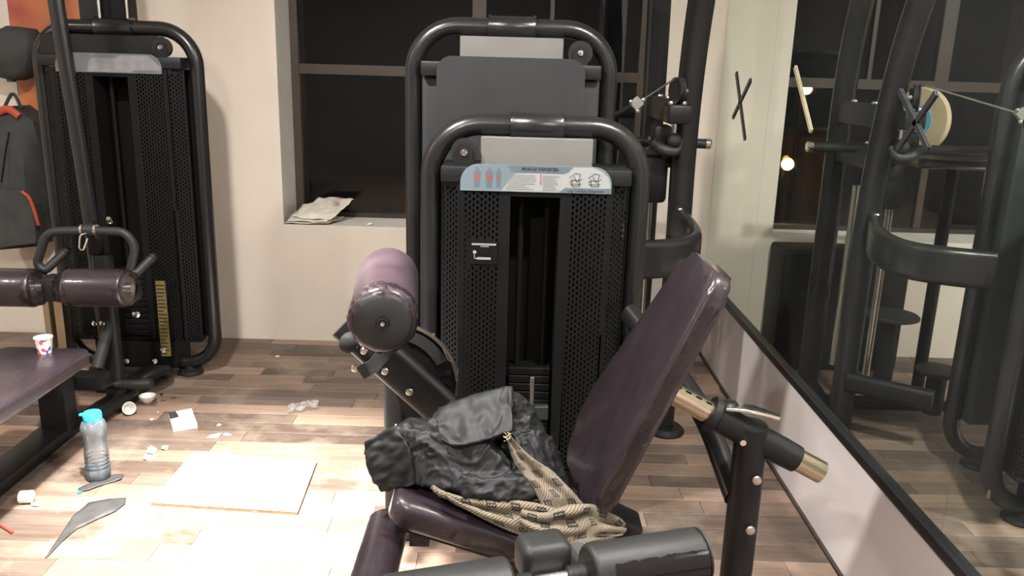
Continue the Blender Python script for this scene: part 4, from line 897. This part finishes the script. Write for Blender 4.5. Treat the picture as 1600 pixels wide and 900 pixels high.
MB().lathe(cupc+V((0, 0, .061)), (0, 0, 1), [(.0315, 0), (.0345, 0), (.0345, .004), (.0315, .004)], 28).build('rim', MT['white'], pc)
# water bottle
bo = V((-1.595, 2.945, .0005)); wb = thing('water_bottle', 'clear plastic water bottle with bright blue cap standing on the floor', 'bottle', bo)
prof = [(0, .003), (.040, .002), (.043, .008), (.0445, .03)]
for z_ in (.05, .066, .082, .098): prof += [(.0445, z_-.006), (.0425, z_), (.0445, z_+.006)]
prof += [(.0435, .115), (.041, .14), (.0405, .155), (.044, .185), (.0475, .205), (.047, .222), (.040, .240), (.030, .250), (.027, .254)]
MB().lathe(bo, (0, 0, 1), prof, 36).build('bottle_body', MT['bottle'], wb)
MB().lathe(bo, (0, 0, 1), [(0, .006), (.037, .006), (.0405, .010), (.041, .032), (0, .033)], 28).build('water', glass_mat('tinted_water', (.25, .50, .75), .05, .35), wb).active_material.node_tree.nodes['Diffuse BSDF'].inputs[0].default_value = (.10, .30, .55, 1)
cp = MB().lathe(bo, (0, 0, 1), [(.024, .246), (.033, .246), (.034, .250), (.034, .272), (.031, .278), (0, .279)], 32).build('cap', MT['blue'], wb)
MB().rbox(bo+V((-.038, -.004, .268)), (.018, .016, .010), .003, 2).build('cap_tab', MT['blue'], cp)
# white board lying on the floor
bd = thing('white_board', 'flat white board lying in the bright light on the floor', 'board', (-1.04, 2.95, 0))
bpoly = [atz(235, 785, .014), atz(465, 800, .014), atz(495, 720, .014), atz(302, 706, .014)]
bp2 = [(p.x+1.04, p.y-2.95) for p in bpoly]
MB().prism(bp2, (-1.04, 2.95, .0125), (1, 0, 0), (0, 1, 0), (0, 0, .0015)).build('white_face', MT['white'], bd, 0)
MB().prism([(x_*.997, y_*.997) for x_, y_ in bp2], (-1.04, 2.95, .001), (1, 0, 0), (0, 1, 0), (0, 0, .0115)).build('core', MT['edge'], bd, 0)
# white tile fragment
tp = [atz(263, 645, .022), atz(270, 668, .022), atz(308, 662, .022), atz(299, 638, .022)]; tc_ = sum(tp, V((0, 0, 0)))/4
tf = thing('broken_tile', 'square white tile piece with a dark chipped corner on the floor', 'tile', (tc_.x, tc_.y, 0))
MB().prism([(p.x-tc_.x, p.y-tc_.y) for p in tp], (tc_.x, tc_.y, .001), (1, 0, 0), (0, 1, 0), (0, 0, .021)).build('tile_body', MT['white'], tf, 0)
q = [tp[0], tp[0].lerp(tp[1], .45), tp[0].lerp(tp[2], .38), tp[0].lerp(tp[3], .32)]
MB().prism([(p.x-tc_.x, p.y-tc_.y) for p in q], (tc_.x, tc_.y, .0222), (1, 0, 0), (0, 1, 0), (0, 0, .001)).build('dark_patch', MT['foil'], tf, 0)
# torn dark sheets
def torn(pxs, label, h=.012, seed=1):
    pts = [atz(x_, y_, .004) for x_, y_ in pxs]; bm = bmesh.new()
    c = sum(pts, V((0, 0, 0)))/len(pts); c.z = 0
    vs = [bm.verts.new((p.x-c.x, p.y-c.y, .004)) for p in pts]; bm.faces.new(vs)
    bmesh.ops.triangulate(bm, faces=bm.faces[:]); bmesh.ops.subdivide_edges(bm, edges=bm.edges[:], cuts=4, use_grid_fill=True)
    for v in bm.verts: v.co.z = .0025+h*(.5+.5*noise.noise(v.co*16+V((seed*4, 0, 0))))*.7
    me = bpy.data.meshes.new('torn_sheet'); bm.to_mesh(me); bm.free(); me.materials.append(MT['foil'])
    for p in me.polygons: p.use_smooth = True
    o = bpy.data.objects.new('torn_sheet', me); COL.objects.link(o); o.location = c; s = o.modifiers.new('t', 'SOLIDIFY'); s.thickness = .002; s.offset = 1
    return tag(o, label, 'scrap', 'torn dark sheets on the floor')
torn([(122, 764), (150, 752), (178, 742), (193, 741), (190, 749), (162, 757), (138, 766), (126, 768)], 'smaller torn dark grey sheet beside the foot of the bottle', .010, 1)
torn([(115, 805), (138, 786), (170, 779), (197, 778), (196, 787), (180, 799), (150, 812), (120, 826), (98, 845), (76, 868), (70, 872), (86, 848)], 'larger torn dark grey sheet with a long pointed tail on the floor', .008, 2)
# clear film scrap
def sheet(name, corners, mat_, nx, ny, amp, seed, fr_=30, zmin=None):
    a, b_, c, d = corners; vs = []
    for i in range(nx+1):
        for j in range(ny+1):
            s, t_ = i/nx, j/ny; p = (a*(1-s)+b_*s)*(1-t_)+(d*(1-s)+c*s)*t_
            n1 = noise.noise(V((p.x*fr_, p.y*fr_, seed))); n2 = noise.noise(V((p.x*fr_*2.2, p.y*fr_*2.2, seed+3)))
            p = p+V((.01*noise.noise(V((t_*6, s*6, seed+8))), .01*noise.noise(V((t_*6, s*6, seed+11))), amp*(.5+n1*.6+.3*abs(n2))))
            if zmin is not None: p.z = max(p.z, zmin)
            vs.append(p)
    return MB().add(vs, [(i*(ny+1)+j, (i+1)*(ny+1)+j, (i+1)*(ny+1)+j+1, i*(ny+1)+j+1) for i in range(nx) for j in range(ny)])
single('film_scrap', sheet('film', [atz(450, 649, .002), atz(498, 640, .002), atz(496, 628, .002), atz(450, 636, .002)], 0, 24, 16, .03, 3, 26, .002), MT['thinfilm'], 'crumpled clear plastic film scrap lying on the dark part of the floor', 'scrap', smooth=30)
# small litter, each its own
def crumb(px, py, size, m, label, cat='litter', seed=1, flat=.5, group='small litter on the floor'):
    p = atz(px, py, 0); rw = random.Random(seed); pts = [p+V((rw.uniform(-1, 1)*size, rw.uniform(-1, 1)*size, .001+rw.uniform(0, 1)*size*flat)) for _ in range(14)]
    pts += [p+V((rw.uniform(-.6, .6)*size, rw.uniform(-.6, .6)*size, .001)) for _ in range(5)]
    return single('paper_crumb' if m != 'blue' else 'plastic_bit', MB().hull(pts), MT[m], label, cat, group, 0)
crumb(238, 706, .030, 'paper', 'larger crumpled white paper bit left of the board corner', seed=1)
crumb(232, 717, .026, 'white', 'white crumb touching the crumpled paper near the board', seed=2)
crumb(258, 701, .020, 'paper', 'small grey-white paper bit right of the crumpled paper', seed=3)
crumb(335, 681, .034, 'paper', 'flat pale paper shred between the tile and the board', seed=4, flat=.15)
crumb(355, 680, .02, 'paper', 'short paper shred at the right of the pale shred', seed=14, flat=.2)
crumb(237, 656, .009, 'white', 'tiny white crumb left of the tile piece', seed=5)
crumb(247, 645, .006, 'white', 'tiniest white crumb between the tile and the foot peg', seed=6)
crumb(344, 664, .014, 'paper', 'small paper bit on the floor right of the tile', seed=7, flat=.3)
crumb(434, 557, .014, 'paper', 'small pale scrap on the floor close to the back wall', seed=8, flat=.3)
crumb(57, 788, .020, 'white', 'small white chip right of the white cylinder by the bench rail', seed=9, flat=.5)
crumb(124, 770, .010, 'blue', 'small blue plastic bit in front of the bottle', seed=10)
crumb(398, 800, .013, 'blue', 'small blue scrap at the near edge of the white board', seed=11, flat=.2)
crumb(252, 617, .010, 'ink', 'tiny dark bit on the floor right of the foot peg', seed=13)
cy = atz(40, 786, 0); single('white_spool', MB().lathe(cy+V((-.02, 0, .024)), (1, .15, 0), [(.018, 0), (.023, .003), (.023, .045), (.018, .048), (0, .048)], 20), MT['white'], 'short white plastic cylinder lying by the bench rail', 'litter')
cy = atz(192, 640, 0)+V((.05, -.05, .028)); single('crushed_cup', MB().lathe(cy, (.5, -.6, .35), [(.02, -.035), (.03, .02), (.0275, .02), (.018, -.03), (0, -.03)], 20), MT['white'], 'small white cup lying on its side by the bench leg', 'cup')
cy = atz(231, 629, 0); single('white_bowl', MB().lathe(cy+V((0, 0, .001)), (0, 0, 1), [(0, 0), (.016, 0), (.034, .02), (.038, .036), (.036, .036), (.031, .022), (.014, .004), (0, .004)], 24), MT['white'], 'round white bowl on the floor under the foot peg', 'bowl')
cy = atz(12, 829, 0); single('red_straw', MB().tube([cy+V((-.09, .06, .006)), cy+V((.03, -.02, .006))], .005, 8), mat('red_plastic', (.7, .05, .04), .4, var=.05), 'thin red straw on the floor at the left edge', 'litter')
# newspaper on the sill
nw = thing('newspaper', 'crumpled old newspaper lying on the window sill', 'newspaper', (-1.18, 4.78, WZ0))
zs = WZ0+.0045
def print_mat():
    m = mat('newsprint', (.50, .46, .38), .8); nt = m.node_tree; b = nt.nodes['Principled BSDF']; L = nt.links.new
    tc = nt.nodes.new('ShaderNodeTexCoord'); n = nt.nodes.new('ShaderNodeTexNoise'); n.inputs['Scale'].default_value = 9; n.inputs['Detail'].default_value = 3; L(tc.outputs['Object'], n.inputs[0])
    r = nt.nodes.new('ShaderNodeValToRGB'); e = r.color_ramp.elements; e[0].position = .30; e[0].color = (.36, .20, .18, 1); e[1].position = .62; e[1].color = (.70, .64, .54, 1)
    q = e.new(.40); q.color = (.56, .56, .48, 1); L(n.outputs['Fac'], r.inputs[0]); L(r.outputs[0], b.inputs['Base Color']); return m
MT['news'] = print_mat()
for cs, am, sd_ in (([(-1.312, 4.684, 0), (-1.06, 4.684, 0), (-1.0, 4.84, .012), (-1.29, 4.86, .02)], .02, 1),
                     ([(-1.30, 4.690, .012), (-1.07, 4.686, .004), (-.97, 4.86, .10), (-1.25, 4.90, .07)], .02, 5),
                     ([(-1.27, 4.70, .03), (-1.05, 4.70, .012), (-.94, 4.84, .115), (-1.16, 4.90, .12)], .022, 9)):
    c4 = [V((x_, y_, zs+z_)) for x_, y_, z_ in cs]
    o = sheet('page', c4, None, 24, 16, am, sd_, 11, zs).build('page', MT['news'], nw, 25); s = o.modifiers.new('t', 'SOLIDIFY'); s.thickness = .0012
crp = V((-.83, 4.72, WZ0+.003)); rw = random.Random(4)
single('plaster_crumb', MB().hull([crp+V((rw.uniform(-.02, .02), rw.uniform(-.012, .012), rw.uniform(0, .02))) for _ in range(14)]), MT['white'], 'small white plaster crumb on the window sill', 'litter', smooth=0)

# ------------------------------------------------------------------ outside in the night
struct(MB().box2((-9, YB+TW+.03, -.4), (9, 14, -.3)).build('ground_outside', MT['asphalt'], smooth=0))
def lamp_out(px, py, Y, label, s_):
    # seen in the mirror: reflect the pixel's ray at the mirror plane
    d = FW + RT*((px-800)/FPX) - UP*((py-450)/FPX); p = CAM+d*(Y/d.y); p.x = 2*(XR-.008)-p.x
    t = thing('street_lamp', label, 'lamp', (p.x, p.y, -.3), 'lamps outside in the night')
    MB().ball(p, .025*s_).build('bulb', emit('sodium_bulb', (1, .36, .09), 1.7), t)
    MB().cyl((p.x, p.y+.05, -.3), (p.x, p.y+.05, p.z+.06), .02).build('lamp_pole', MT['black'], t)
    MB().rbox((p.x, p.y+.05, p.z+.06), (.05, .05, .02), .006, 2).build('lamp_hood', MT['dark'], t)
    ld = bpy.data.lights.new('bulb_light', 'POINT'); ld.energy = 9*s_; ld.color = (1, .5, .18); ld.shadow_soft_size = .05
    lo = bpy.data.objects.new('bulb_light', ld); COL.objects.link(lo); lo.location = p+V((0, -.06, -.04))
lamp_out(1228, 248, 7.2, 'low orange lamp outside the window, seen in the mirror', 1.2)
lamp_out(1257, 131, 7.6, 'small upper orange lamp outside the window, seen in the mirror', .7)
ow = thing('outside_building', 'brownish wall outside lit by the orange lamps, seen in the mirror', 'building', (-.3, 8.2, -.3))
MB().box2((-.95, 8.2, -.3), (.1, 8.4, 1.05)).build('wall', MT['outw'], ow, 0)
MB().box2((-1.0, 8.15, 1.05), (.15, 8.45, 1.12)).build('coping', MT['asphalt'], ow, 0)
